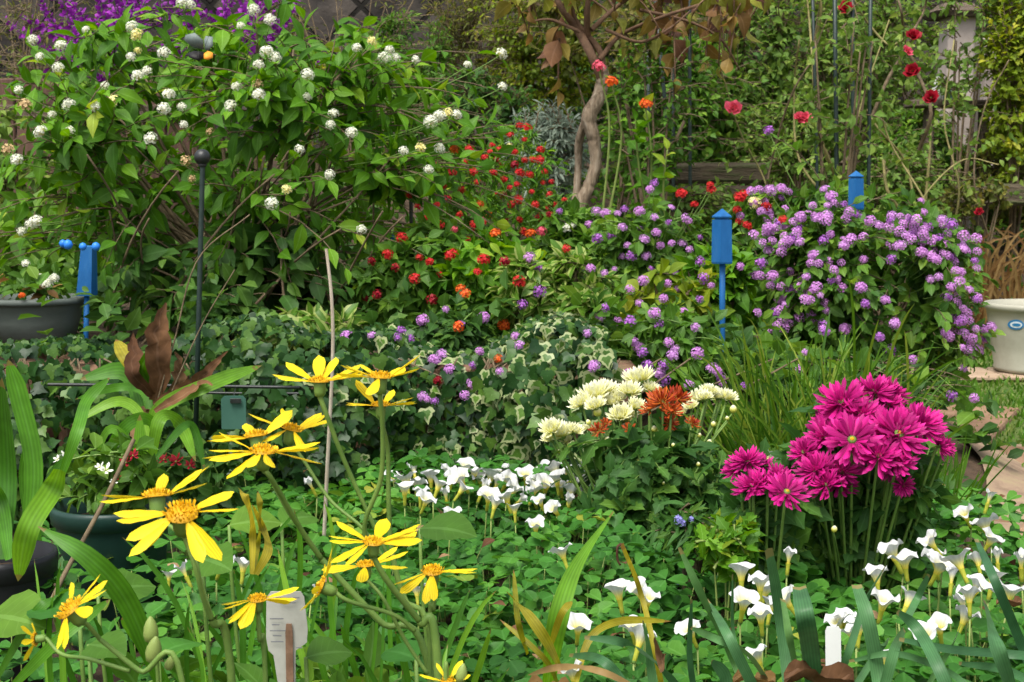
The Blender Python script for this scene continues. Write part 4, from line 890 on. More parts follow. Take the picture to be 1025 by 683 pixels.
e = blue_post(87, 246, 296, 372, 2.62, 14.5, 'blue wooden stake without pointed cap beside the grey green bowl', lean=2, flare=1.12, pt=False)
mb = MB(); 
for dx, dy, r_ in ((63, 244, 4), (68, 245, 5), (96, 247, 4.5), (83, 247, 4)):
    c = P(dx, dy, 2.56); mb = MB(); rr = S(r_, 2.56); lathe(mb, c, [(rr * .1, -rr), (rr * .7, -rr * .7), (rr, 0), (rr * .7, rr * .7), (rr * .1, rr)], 12); mb.build('bead', M['bluelight'], e)
for px, py, Y, lb, hw in ((488, 262, 3.25, 'small blue stake top barely showing among red flowers', 5), (393, 243, 3.2, 'small dull blue stake top beside the thin black rod', 4)):
    blue_post(px, py - 8, py + 8, py + 60, Y, hw, lb)

e = empty('ball_stake', P(196, 470, 2.2), 'slim black metal stake topped by a ball in front of the white lantana', 'garden stake')
mb = MB(); rod(mb, 203, 158, 195, 470, 2.2, S(2.6, 2.2), 2.2); mb.build('rod', M['greenmetal'], e)
c = P(202.5, 157.5, 2.2); r_ = S(8, 2.2); mb = MB(); lathe(mb, c, [(r_ * math.sin(a) + 1e-4, -r_ * math.cos(a)) for a in np.linspace(0.02, math.pi - .02, 15)], 20); mb.build('ball', M['black'], e)
mb = MB(); lathe(mb, c - V(0, 0, r_ * 1.25), [(S(3, 2.2), 0), (S(4.6, 2.2), .004), (S(3, 2.2), .009)], 12); mb.build('collar', M['black'], e)
e = empty('border_hoop', P(180, 440, 2.12), 'thin black wire plant border running in front of the ivy', 'wire border')
for pts, wd in (([(48, 385, 2.1), (150, 386, 2.1), (300, 388, 2.1)], 1.7), ([(190, 393, 2.16), (250, 394, 2.16), (304, 394, 2.15)], 1.4), ([(300, 388, 2.1), (304, 391, 2.13), (304, 394, 2.15)], 1.5)):
    mb = MB(); tube(mb, [P(*p) for p in pts], S(wd, 2.1), S(wd, 2.1), 6, 14); mb.build('wire', M['black'], e)
e = empty('thin_rod', P(412, 290, 3.1), 'thin black metal rod standing among the red flowers', 'garden stake')
mb = MB(); rod(mb, 411, 142, 412, 300, 3.1, S(1.9, 3.1)); mb.build('rod', M['black'], e)
mb = MB(); tube(mb, [P(*q, 3.1) for q in ((350, 286), (380, 287), (402, 284), (411, 276))], S(1.1, 3.1), S(1.1, 3.1), 6, 14); mb.build('hook', M['black'], e)
mb = MB(); tube(mb, [P(326.5, 249, 1.75), P(332, 300, 1.75), P(333, 360, 1.76), P(328, 460, 1.78), P(324, 545, 1.8)], S(1.6, 1.75), S(2.0, 1.78), 8, 30)
mb.build('cane_stick', M['drystick'], label='pale dry cane standing upright behind the yellow daisies', cat='cane')
mb = MB(); tube(mb, [P(134, 440, 1.42), P(100, 510, 1.38), P(62, 580, 1.34), P(40, 630, 1.3)], S(2.2, 1.4), S(2.6, 1.4), 7, 24); mb.build('fallen_stick', M['twig'], label='slanting brown stick beside the dark green pot', cat='stick')
# hanging green tag
e = empty('plant_tag', P(234, 430, 2.1), 'dull green plastic tag with a slot hanging from the wire', 'plant tag')
def tagplate(mb, px, py, Y, wpx, hpx, th=.0012, slot=None, lean=0.0, narrow=None):
    c = P(px, py, Y); w_ = S(wpx, Y) / 2; h_ = S(hpx, Y) / 2
    o = [(-w_, -h_), (w_, -h_), (w_, h_ * .8), (w_ * .75, h_), (-w_ * .75, h_), (-w_, h_ * .8)] if narrow is None else narrow(w_, h_)
    n = len(o); vs = [(c[0] + x, c[1] - th + lean * y, c[2] + y) for x, y in o] + [(c[0] + x, c[1] + th + lean * y, c[2] + y) for x, y in o]
    f = [tuple(range(n)), tuple(reversed(range(n, 2 * n)))] + [(i, n + i, n + (i + 1) % n, (i + 1) % n) for i in range(n)]; mb.faces(vs, f)
gt = noise_mat("dull green plastic", (.035, .10, .075), (.06, .15, .11), 9, .45, .05)
mb = MB(); tagplate(mb, 234, 413, 2.08, 25, 34); mb.build('plate', gt, e, smooth=False)
mb = MB(); c = P(236, 404, 2.075); box(mb, c, (S(11, 2.1), .002, S(5, 2.1)), 0, bev=.0003); mb.build('slot', M['black'], e, smooth=False)
mb = MB(); tube(mb, [P(234, 397, 2.08), P(235, 392, 2.09), P(236, 388, 2.1)], .0008, .0008, 5, 6); mb.build('loop', M['black'], e)

# grey green bowl at the left on the wall
c = P(36, 345, 2.65); r_ = S(52, 2.65); hgt = P(36, 297, 2.65)[2] - c[2]
e = empty('flower_bowl', c, 'wide grey green plastic bowl standing on the brick wall', 'flower bowl')
mb = MB(); lathe(mb, c, [(r_ * .60, 0), (r_ * .70, .002), (r_ * .84, hgt * .5), (r_ * .92, hgt * .86), (r_ * .93, hgt * .87), (r_ * 1.0, hgt * .88), (r_ * 1.02, hgt * .93), (r_ * 1.0, hgt), (r_ * .92, hgt), (r_ * .88, hgt * .8)], 48); mb.build('bowl', M['bowl'], e)
mb = MB(); lathe(mb, c, [(r_ * .88, hgt * .78), (r_ * .4, hgt * .84), (.001, hgt * .86)], 24); mb.build('soil', M['soil'], e)
mb = MB(); tips = c + np.stack([rng.normal(0, r_ * .5, 26), rng.normal(0, r_ * .5, 26), hgt + rng.uniform(.02, .07, 26)], 1); st = tips * V(.3, .3, 0) + c * V(.7, .7, 0) + V(0, 0, c[2] + hgt * .8)
leaves_on(mb, bez(st, (st + tips) / 2, tips, 5), 5, L_OV2, .03, .4, 0); leaves_on(mb, bez(st[:6] , (st[:6] + tips[:6]) / 2, tips[:6] + V(-.03, -.03, 0), 5), 3, L_OV2, .03, .5, 1); pp = mb
o = empty('bowl_plant', c + V(0, 0, hgt * .8), 'small plant with white blooms and dry orange leaves growing in the bowl', 'plant'); mb.build('foliage', [M['mid_leaf'], M['deadgrass']], o)
for px, py, k in ((47, 284, 7), (40, 278, 5), (54, 279, 6), (22, 296, 4), (26, 264, 5)): place((HW if k > 4 else HO)[k % 3], 'flower_head', o, P(px, py, 2.55), (0, -.5, .8), S(k, 2.55))
# leaning brick coping stones under the bowl, visible orange tops
for px, lb in ((22, 'rounded orange stone under the middle of the bowl'), (55, 'rounded orange stone under the edge of the bowl by the blue stake'), (-12, 'rounded orange stone under the outer edge of the bowl')):
    c2 = P(px, 372, 2.5); mb = MB(); rr = S(19, 2.5); lathe(mb, c2, [(rr * .1, 0), (rr * .9, .002), (rr, rr * .5), (rr * .9, rr * .95), (rr * .5, rr * 1.2), (rr * .02, rr * 1.26)], 14, sq=(1, .8)); mb.build('coping_stone', brickm, label=lb, cat='stone')

# pale pot on boards at the right
c = P(1036, 371, 4.10); r_ = S(51, 4.10); hgt = P(1036, 303, 4.10)[2] - c[2]
for px0, px1, py, lb in ((932, 982, 378, 'short pale board lying left of the pale pot'), (985, 1100, 375, 'long pale board under the pale pot')):
    a = P(px0, py, 4.2); b = P(px1, py, 4.2); e = empty('board', ((a[0] + b[0]) / 2, 4.2, .0), lb, 'board', 'boards under the pale pot'); mb = MB(); box(mb, ((a[0] + b[0]) / 2, 4.10, .008), (b[0] - a[0], .20, c[2] - .010), .0, bev=.006); mb.build('plank', M['wood'], e, smooth=False)
e = empty('flower_pot', c, 'pale cream stoneware pot standing on boards at the lawn edge', 'flower pot')
mb = MB(); lathe(mb, c, [(r_ * .74, 0), (r_ * .78, .004), (r_ * .80, hgt * .06), (r_ * .78, hgt * .09), (r_ * .86, hgt * .4), (r_ * .93, hgt * .75), (r_ * .96, hgt * .9), (r_ * 1.0, hgt * .91), (r_ * 1.02, hgt * .96), (r_ * 1.0, hgt), (r_ * .93, hgt), (r_ * .9, hgt * .8)], 56); mb.build('body', M['cerpot'], e)
mb = MB(); lathe(mb, c, [(r_ * .91, hgt * .84), (.001, hgt * .88)], 24); mb.build('soil', M['soil'], e)
# oval sticker with a pale centre, bowed round the pot
def sticker(mb, px, py, wpx, hpx, out, mat_i=0):
    p0 = P(px, py, 4.10); vs = []; dx0 = p0[0] - c[0]
    ring = [(math.cos(a) * S(wpx, 4.1) / 2, math.sin(a) * S(hpx, 4.1) / 2) for a in np.linspace(0, 2 * math.pi, 25)[:-1]]
    for x, z in [(0, 0)] + ring:
        zz = p0[2] + z; rr = np.interp(zz - c[2], [0, hgt * .09, hgt * .4, hgt * .75, hgt * .9], [r_ * .76, r_ * .78, r_ * .86, r_ * .93, r_ * .96]) + out
        th = math.asin(max(-.999, min(.999, (dx0 + x) / rr))); vs.append((c[0] + rr * math.sin(th), c[1] - rr * math.cos(th), zz))
    mb.faces(vs, [(0, 1 + i, 1 + (i + 1) % 24) for i in range(24)])
bl = noise_mat("blue print", (.02, .16, .36), (.03, .20, .42), 20, .35, .02); wh = noise_mat("white print", (.6, .68, .7), (.66, .72, .74), 20, .35, .02)
mb = MB(); sticker(mb, 1005, 322, 12, 10, .002); s_ = mb.build('sticker', bl, e)
mb = MB(); sticker(mb, 1005, 322, 9, 6.5, .003); mb.build('emblem', wh, s_)
mb = MB(); sticker(mb, 1005, 322, 6.4, 3.0, .004); mb.build('mark', bl, s_)

# ================================================================== FOREGROUND
# ---------------- oxalis leaves (ground cover) and every white flower
def clover_field():
    n = 8200; x = rng.uniform(-.62, .86, n); y = rng.uniform(.72, 2.24, n)
    keep = (x < .37 * y + .25) & (x > -.37 * y - .25) & ~((x > .60 + .25 * (2.2 - y)) & (y > 1.75)) & (x < .8) & ~((x < -.30 - .05 * y) & (rng.uniform(size=n) < .65))
    x, y = x[keep], y[keep]; n = len(x); lay = rng.uniform(0, 1, n) ** .55
    zt = .125 + .018 * np.sin(x * 9 + y * 4) + .014 * np.sin(y * 13 - x * 5) + .01 * np.sin(x * 27); z = .03 + (zt - .03) * lay + rng.normal(0, .006, n)
    pos = np.stack([x, y, z], 1); nr = np.stack([rng.normal(0, .38, n), -.22 + rng.normal(0, .38, n), np.ones(n)], 1); d = rand_dirs(n) * V(1, 1, .15)
    clump = .5 + .5 * np.sin(x * 14 + 2 * np.sin(y * 9)); mb = MB(); mb.inst(L_CLO, pos, frames(d, nr), rng.uniform(.011, .027, n), np.clip(.35 * clump + .65 * rng.uniform(0, 1, n), 0, 1))
    mb.build('ground_cover', M['clover'], kind='stuff', label='carpet of green oxalis leaves under the white flowers')
    s = rng.choice(n, 1500, replace=False); b = pos[s] * V(1, 1, 0) + np.stack([rng.normal(0, .02, 1500), rng.normal(0, .02, 1500), np.zeros(1500)], 1)
    mb = MB(); tubes(mb, bez(b, (b + pos[s]) / 2 + V(0, 0, .01), pos[s], 4), [.0009], [.0007], 3); mb.build('leaf_stalks', M['paleStem'], kind='stuff', label='thin stalks of the oxalis leaves')
clover_field()
def corolla_mesh(seed):
    r_ = np.random.default_rng(seed); sg = 40; T = np.linspace(0, 1, 9); ph = r_.uniform(0, 6.28, 3); vs = []; at = []; f = []
    opn = r_.uniform(.82, 1.12)
    for t in T:
        for k in range(sg):
            a = 2 * math.pi * k / sg; lob = .5 + .5 * math.cos(5 * a)
            r0 = .10 + .39 * opn * t ** 1.5; r0 *= 1 + (.20 * lob - .12) * t ** 3
            z = .58 * t ** .85 - .13 * max(0, t - .7) / .3 * (.3 + .7 * lob) * opn + .05 * t ** 3 * math.sin(5 * a + ph[0]) + .06 * t ** 3 * math.sin(2 * a + ph[1]) + .03 * t ** 2 * math.sin(3 * a + ph[2])
            vs.append((r0 * math.cos(a), r0 * math.sin(a), z)); at.append((a * 10 / 14, t, .5))
    for i in range(8):
        for k in range(sg): f.append((i * sg + k, i * sg + (k + 1) % sg, (i + 1) * sg + (k + 1) % sg, (i + 1) * sg + k))
    mb = MB(); mb.faces(vs, f, at); return mb.mesh('corolla', M['white'])
CORO = [corolla_mesh(s) for s in range(6)]
mb = MB(); lathe(mb, (0, 0, 0), [(.03, -.50), (.075, -.46), (.072, -.3), (.082, -.1), (.102, .012)], 14); TUBE = mb.mesh('tube', M['tube'])
mb = MB(); lathe(mb, (0, 0, -.5), [(.01, -.06), (.07, -.03), (.075, .04), (.06, .10), (.062, .13)], 10); CAL = mb.mesh('calyx', M['stem'])
ORD = ['first', 'second', 'third', 'fourth', 'fifth', 'sixth', 'seventh', 'eighth', 'ninth', 'tenth', 'eleventh', 'twelfth', 'thirteenth', 'fourteenth', 'fifteenth', 'sixteenth', 'seventeenth']
clusters = [
    ('white trumpet flowers in the row below the pale cane', 'far', [(310, 484), (406, 479), (414, 470), (418, 484), (440, 484), (460, 479), (427, 500), (452, 478), (464, 488), (446, 494), (421, 493), (405, 488), (431, 476), (448, 471), (394, 478)]),
    ('white trumpet flowers in the back row before the ivy', 'far', [(475, 472), (485, 486), (489, 496), (492, 476), (503, 472), (509, 480), (526, 474), (543, 470), (555, 469), (515, 489), (480, 478), (498, 482), (535, 481), (550, 474), (466, 466)]),
    ('white trumpet flowers in the drift left of the pale chrysanthemums', 'far', [(548, 483), (560, 486), (506, 496), (532, 494), (536, 488), (572, 491), (570, 501), (515, 508), (557, 478), (588, 492), (540, 501), (522, 500), (578, 484), (496, 503)]),
    ('white trumpet flowers tucked under the pale chrysanthemums', 'far', [(592, 481), (573, 474), (587, 459), (572, 462), (618, 474), (604, 470), (580, 468), (565, 472)]),
    ('white trumpet flowers before the dense drift', 'mid', [(452, 515), (536, 525), (554, 509), (562, 552)]),
    ('white trumpet flowers among the yellow daisy stems', 'mid', [(169, 575), (183, 570), (222, 564), (244, 564), (417, 590), (318, 592)]),
    ('white trumpet flowers beneath the magenta chrysanthemums', 'mid', [(804, 461), (810, 478), (772, 457), (766, 470)]),
    ('white trumpet flowers by the yellowing strap leaves', 'near', [(618, 590), (638, 590), (579, 626), (632, 627), (642, 637), (572, 672), (690, 630), (650, 598)]),
    ('white trumpet flowers in the clump left of the white tag', 'near', [(742, 571), (761, 582), (745, 601), (767, 589), (785, 599), (761, 615), (757, 655), (772, 604), (846, 618)]),
    ('white trumpet flowers rising just around the white tag', 'near', [(860, 626), (883, 655), (850, 632), (838, 622)]),
    ('white trumpet flowers in the middle of the front drift', 'near', [(892, 551), (877, 574), (885, 601), (912, 599), (925, 634), (940, 626), (790, 556), (905, 560)]),
    ('white trumpet flowers at the edge of the path', 'mid', [(965, 514), (991, 497), (985, 524), (993, 539), (978, 559), (998, 556)]),
    ('white trumpet flowers in the crowd nearest the path', 'near', [(930, 541), (936, 558), (953, 576), (942, 566), (970, 594), (963, 602), (967, 616), (995, 576), (1012, 591), (980, 586), (1022, 560), (958, 560)]),
]
ci = 0
for desc, zone, lst in clusters:
    for k, (px, py) in enumerate(sorted(lst)):
        zf = {'far': .148, 'mid': .154, 'near': .168}[zone] + rng.uniform(-.012, .016); top = G(px, py, zf)
        wpx = {'far': 22, 'mid': 25, 'near': 30}[zone] * rng.uniform(.86, 1.1); sc = S(wpx, top[1])
        if (px, py) in ((169, 575), (790, 556), (850, 632), (318, 592), (650, 598)): sc *= .8
        nz = norm(V(rng.normal(0, .34), -.02 + rng.normal(0, .26), 1.0))
        lab = desc.replace('white trumpet flowers', f"{ORD[k]} white trumpet flower from the left" if len(lst) > 1 else 'white trumpet flower')
        e = empty('oxalis_flower', (top[0], top[1], 0), lab, 'flower', 'white oxalis flowers'); off = top - nz * sc * .33
        roll = rng.uniform(0, 6)
        if rng.uniform() < .12: place(CORO[ci % 6], 'corolla', e, off, nz, (sc * .55, sc * .55, sc * 1.1), roll)
        else: place(CORO[ci % 6], 'corolla', e, off, nz, sc, roll)
        place(TUBE, 'tube', e, off, nz, sc, roll); place(CAL, 'calyx', e, off, nz, sc, roll); ci += 1
        mb = MB(); a = V(top[0] + rng.normal(0, .012), top[1] + rng.normal(0, .012), .0); b = off - nz * sc * .54
        tubes(mb, bez(a[None], (a * .4 + b * .6 - nz * .02)[None], b[None], 7), [.0011], [.0009], 5); mb.build('stalk', M['paleStem'], e)
mb = MB(); k = 110; x = rng.uniform(-.45, .75, k); y = rng.uniform(.9, 2.1, k); ok = np.abs(x) < .37 * y; x, y = x[ok], y[ok]; k = len(x)
mb.inst(L_OV, np.stack([x, y, rng.uniform(.085, .145, k)], 1), frames(rand_dirs(k) * V(1, 1, .3), rng.normal(0, .4, (k, 3)) + V(0, -.1, 1)), rng.uniform(.008, .026, k), rng.uniform(0, 1, k))
mb.build('leaf_litter', M['dead'], kind='stuff', label='small dry brown leaves caught in the oxalis carpet')
# ---------------- chrysanthemums
MG = [petals_mesh('magenta head', M['magenta'], [(20, -8, 1.0, .14), (18, 12, .98, .12), (16, 30, .86, .10), (14, 48, .68, .08), (10, 66, .45, .05)], leaf_tpl([.055, .068, .085, .10, .09], -.6, -.15), s, jit=.2, core=.16) for s in (1, 2, 3)]
MG_OPEN = petals_mesh('open magenta head', M['magenta'], [(20, 0, 1.0, .16), (18, 18, .92, .15), (14, 35, .74, .15)], leaf_tpl([.055, .068, .085, .10, .09], -.6, -.12), 7, jit=.2, core=.17)
mb = MB(); lathe(mb, (0, 0, 0), [(.085, .05), (.07, .08), (.03, .10), (.005, .105)], 14); EYE = mb.mesh('eye', M['disc'])
MC = [petals_mesh('pale head', M['mumcream'], [(18, 25, .95, .2), (18, 45, .9, .22), (16, 62, .8, .2), (14, 78, .7, .14), (8, 86, .66, .05)], leaf_tpl([.09, .11, .12, .10], -.6, -.1), s, core=.3) for s in (1, 2, 3)]
MRD = [petals_mesh('rust head', M['mumred'], [(16, 5, 1.0, .1), (14, 28, .9, .1), (12, 50, .8, .08), (8, 70, .6, .05)], leaf_tpl([.05, .06, .07, .09], -.5, -.3), s, jit=.3, core=.15) for s in (1, 2, 3)]
mb = MB(); lathe(mb, (0, 0, 0), [(.05, -.8), (.55, -.5), (.75, 0), (.6, .5), (.25, .85), (.02, .95)], 12); BUD = mb.mesh('bud', M['mumcream'])
def mum(name, label, C, Rr, gz, ntip, heads_, buds, seed):
    e = bush(name, label, 'chrysanthemum', V(C[0], C[1], gz), C, Rr, ntip, L_SER, .036, M['mumleaf'], M['stem'], K=9, main=10, shell=.35, lump=.12, seed=seed, zmin=.02, stem_r=.0028, extra=None, t0=.1)
    for px, py, Y, wpx, me, nz in heads_:
        p = P(px, py, Y); nz = norm(V(*nz)); o = place(me, 'flower_head', e, p, nz, S(wpx, Y) * (.74 if me in MG or me is MG_OPEN else .82), rng.uniform(0, 6))
        if me is MG_OPEN: y_ = bpy.data.objects.new('eye', EYE); COL.objects.link(y_); y_.parent = o
        a = V(C[0] + (p[0] - C[0]) * .35, C[1] + (p[1] - C[1]) * .3, gz + .06); b = p - nz * S(wpx, Y) * .2
        st = MB(); tubes(st, bez(a[None], (a * .45 + b * .55 - V(0, 0, .0))[None], b[None], 8), [.0022], [.0016], 5); st.build('flower_stalk', M['stem'], e)
    for px, py, Y, r_ in buds:
        p = P(px, py, Y); nz = norm(V(rng.normal(0, .3), -.1, 1)); place(BUD, 'bud', e, p, nz, S(r_ * .72, Y)); a = V(C[0] + (p[0] - C[0]) * .6, C[1] + (p[1] - C[1]) * .5, p[2] - .06)
        st = MB(); tubes(st, bez(a[None], ((a + p) / 2)[None], (p - nz * .004)[None], 5), [.0013], [.001], 4); st.build('flower_stalk', M['stem'], e)
    return e
hm = [(842, 402, 1.60, 36, MG[0], (-.35, -.5, .8)), (876, 391, 1.62, 30, MG[1], (.1, -.3, .95)), (893, 392, 1.64, 26, MG[2], (.5, -.2, .8)), (862, 414, 1.58, 32, MG[1], (.0, -.4, .9)), (824, 437, 1.58, 30, MG[2], (-.7, -.4, .6)), (853, 440, 1.53, 37, MG_OPEN, (-.15, -.75, .6)),
      (900, 434, 1.54, 40, MG_OPEN, (.15, -.6, .75)), (922, 424, 1.58, 36, MG[0], (.35, -.35, .85)), (941, 446, 1.57, 20, MG[1], (.8, -.3, .5)), (816, 470, 1.54, 29, MG[0], (-.5, -.35, .75)), (842, 471, 1.54, 29, MG[1], (-.1, -.4, .85)), (880, 456, 1.52, 32, MG[2], (.05, -.6, .75)),
      (893, 472, 1.55, 17, MG[0], (.3, -.6, -.3)), (835, 420, 1.62, 30, MG[0], (-.5, -.2, .8))]
hm += [(x + random.uniform(-20, 20), y + random.uniform(-2, 18), Y_ + random.uniform(-.02, .05), w_ * random.uniform(.7, .95), random.choice(MG), (n_[0] + random.uniform(-.3, .3), n_[1] + random.uniform(-.3, .1), n_[2])) for x, y, Y_, w_, _, n_ in hm]
mum('chrysanthemum_plant', 'tall clump of magenta chrysanthemums beside the tuft of grass', P(858, 490, 1.66), V(.105, .09, .100), 0, 170, hm, [(835, 530, 1.5, 6)], 71)
hm2 = [(738, 468, 1.53, 22, MG[1], (-.5, -.3, .8)), (781, 477, 1.5, 22, MG[0], (.4, -.4, .8)), (748, 461, 1.52, 25, MG[0], (-.2, -.3, .95)), (766, 466, 1.54, 20, MG[1], (.35, -.3, .9)), (752, 486, 1.49, 26, MG[2], (-.4, -.35, .85)), (788, 492, 1.46, 29, MG_OPEN, (.15, -.62, .75)), (769, 484, 1.49, 28, MG[1], (0, -.4, .9))]
mum('chrysanthemum_plant', 'small clump of seven magenta chrysanthemums sitting low by the oxalis', P(768, 518, 1.55), V(.045, .05, .055), 0, 50, hm2, [], 72)
pc = [(562, 436, 1.85, 21, MC[0], (-.25, -.25, 1)), (552, 440, 1.86, 14, MC[1], (-.4, -.2, 1)), (596, 397, 1.9, 23, MC[1], (-.3, -.2, 1)), (582, 405, 1.88, 17, MC[2], (-.5, -.2, 1)), (607, 392, 1.92, 17, MC[0], (.1, -.3, 1)), (640, 381, 1.93, 22, MC[2], (-.25, -.2, 1)), (630, 393, 1.9, 17, MC[0], (0, -.3, 1)), (651, 390, 1.92, 13, MC[1], (.3, -.3, 1)),
      (621, 417, 1.86, 18, MC[1], (-.2, -.5, 1)), (637, 408, 1.87, 14, MC[2], (.3, -.4, 1)), (612, 404, 1.9, 15, MC[0], (0, -.3, 1)), (700, 400, 1.92, 17, MC[0], (-.1, -.2, 1)), (710, 393, 1.94, 14, MC[1], (.1, -.2, 1)), (728, 399, 1.92, 14, MC[2], (.3, -.2, 1)), (692, 408, 1.9, 11, MC[1], (-.3, -.3, 1)), (575, 432, 1.84, 13, MC[2], (.3, -.3, 1))]
pc += [(x + random.uniform(-15, 15), y + random.uniform(-6, 9), Y_ + random.uniform(-.03, .03), w_ * random.uniform(.6, .95), random.choice(MC), (random.uniform(-.5, .3), random.uniform(-.5, 0), 1)) for x, y, Y_, w_, _, _ in pc for _k in range(1)]
pb = [(570, 446, 1.84, 5), (608, 441, 1.83, 6), (598, 413, 1.86, 8), (666, 451, 1.82, 4), (674, 446, 1.82, 4), (710, 443, 1.83, 5), (704, 450, 1.83, 4), (734, 410, 1.88, 7), (699, 465, 1.8, 4), (589, 423, 1.85, 5), (640, 461, 1.8, 4), (616, 449, 1.82, 5), (560, 452, 1.84, 4), (664, 484, 1.78, 3), (714, 425, 1.86, 5), (728, 419, 1.86, 4), (677, 470, 1.8, 3), (700, 436, 1.83, 4), (655, 430, 1.84, 6)]
mum('chrysanthemum_plant', 'bushy clump of cream and pale yellow chrysanthemums with many buds', P(648, 492, 1.84), V(.115, .11, .095), 0, 170, pc, pb, 73)
pr = [(663, 402, 1.83, 22, MRD[0], (-.2, -.5, .8)), (678, 399, 1.85, 19, MRD[1], (.3, -.4, .8)), (650, 410, 1.84, 13, MRD[2], (-.5, -.4, .7)), (599, 431, 1.82, 12, MRD[1], (-.2, -.5, .7)), (630, 430, 1.82, 10, MRD[2], (0, -.4, .7)), (693, 424, 1.83, 11, MRD[0], (.3, -.4, .7)), (670, 424, 1.84, 13, MRD[1], (0, -.6, .5)), (606, 424, 1.83, 8, MRD[0], (0, -.5, .8)), (672, 412, 1.82, 15, MRD[2], (0, -.6, .7))]
mum('chrysanthemum_plant', 'rust red chrysanthemums threaded through the cream clump', P(662, 470, 1.86), V(.05, .05, .06), 0, 30, pr, [], 74)

# ---------------- other low plants at the oxalis edge
bgbush(728, 545, 1.46, 30, 21, L_SER, .022, 'lant_leaf', 60, 'small lime green ferny plant between the dark clumps', K=8, group=None, seed=81, name='ferny_plant', cat='plant', tpl2=L_SER, mat2=M['yel_leaf'], smat=M['paleStem'], stem_r=.0018)
e = bgbush(690, 530, 1.58, 34, 18, L_LAN, .03, 'mumleaf', 40, 'dark low plant with a few tiny blue violet flowers', K=8, group=None, seed=82, name='lobelia_plant', cat='plant')
vm = [dome_mesh('violet', M['violet'], nfl=8, fr=.6, seed=3)]
for px, py, r_ in ((679, 521, 5), (683, 524, 4), (680, 582, 4), (692, 520, 3)): place(vm[0], 'flower_head', e, P(px, py, 1.5), (0, -.6, .7), S(r_, 1.5))
# grass tuft between the lantana and the magenta flowers
e = empty('ornamental_grass', G(805, 492, .1), 'tall arching green grass tuft in front of the lavender mound', 'grass clump'); mb = MB()
for _ in range(380):
    b = V(*(G(805, 492, .08))) + V(rng.normal(0, .055), rng.normal(.03, .035), -.05); h = rng.uniform(.13, .30) * (1 if rng.uniform() < .8 else 1.15); sx = rng.normal(-.005, .050)
    t = b + V(sx * (.8 + h * 2), rng.normal(-.02, .07), h); k = rng.uniform()
    if k < .5: t[2] -= .06 * rng.uniform(); t[0] += np.sign(sx) * .08
    blade(mb, blade_path(b, t, rng.uniform(.05, .35), 12, rng.normal(0, .06)), rng.uniform(.0018, .0040), rng.uniform(), 0, facing=(rng.normal(0, .5), -1, .2))
for tx, ty, bx in ((848, 273, 845), (916, 303, 880), (880, 318, 838), (743, 330, 770), (760, 345, 790), (905, 330, 905), (870, 350, 850), (900, 405, 870), (730, 400, 775), (875, 375, 850)):
    b = G(bx, 492, .06); t = P(tx, ty, 2.1); blade(mb, blade_path(b, t, .12, 14, rng.normal(0, .05)), .0042, rng.uniform(.5, 1), 0)
mb.build('leaves', M['grass'], e)
e = empty('rush_clump', G(925, 548, .05), 'clump of thin upright rushes at the edge of the path', 'grass clump'); mb = MB()
for _ in range(130):
    b = G(rng.uniform(893, 955), rng.uniform(528, 556), .03); t = b + V(rng.normal(.012, .035), rng.normal(0, .03), rng.uniform(.07, .16)); blade(mb, blade_path(b, t, .05, 8, rng.normal(0, .05)), .0028, rng.uniform(0, .6))
for tx, ty in ((1003, 435), (1018, 455), (985, 470), (1000, 500), (968, 430), (950, 445), (1015, 440)):
    b = G(rng.uniform(930, 960), 545, .03); blade(mb, blade_path(b, P(tx, ty, 1.8), .03, 8), .0026, rng.uniform(0, .4))
mb.build('leaves', M['grass'], e)
# dark thin growth below the lavender mound
bgbush(860, 388, 2.55, 120, 34, L_LAN, .035, 'dark_leaf', 90, 'shadowy low growth under the lavender mound behind the grass', K=7, group=None, seed=83, name='understorey_shrub')

# ---------------- yellow leopard plant daisies
RAY = leaf_tpl([.055, .090, .120, .140, .145, .120], -.22, .06, .006)
r_ = np.random.default_rng(3)
def disc_mesh(seed):
    q = np.random.default_rng(seed); mb = MB(); n = 64; i = np.arange(n); rr = np.sqrt((i + .5) / n); ph = i * 2.39996; pos = np.stack([rr * np.cos(ph), rr * np.sin(ph), .30 * (1 - rr ** 2)], 1)
    d = norm(np.stack([rr * np.cos(ph) * .7, rr * np.sin(ph) * .7, np.full(n, 1.)], 1) + q.normal(0, .2, (n, 3))); tp = leaf_tpl([.16, .20, .22], .3, -.2)
    mb.inst(tp, pos, frames(d, q.normal(size=(n, 3))), q.uniform(.26, .46, n), q.uniform(0, 1, n)); lathe(mb, (0, 0, 0), [(.96, -.05), (.8, .12), (.4, .26), (.01, .3)], 16); return mb.mesh('disc', M['disc'])
DISC = [disc_mesh(s) for s in range(3)]
mb = MB(); lathe(mb, (0, 0, 0), [(.25, -2.5), (.72, -2.35), (.92, -1.7), (.95, -.9), (1.0, -.25), (.90, .02), (.3, .05)], 16)
INV = mb.mesh('involucre', M['stem'])
nd = 0
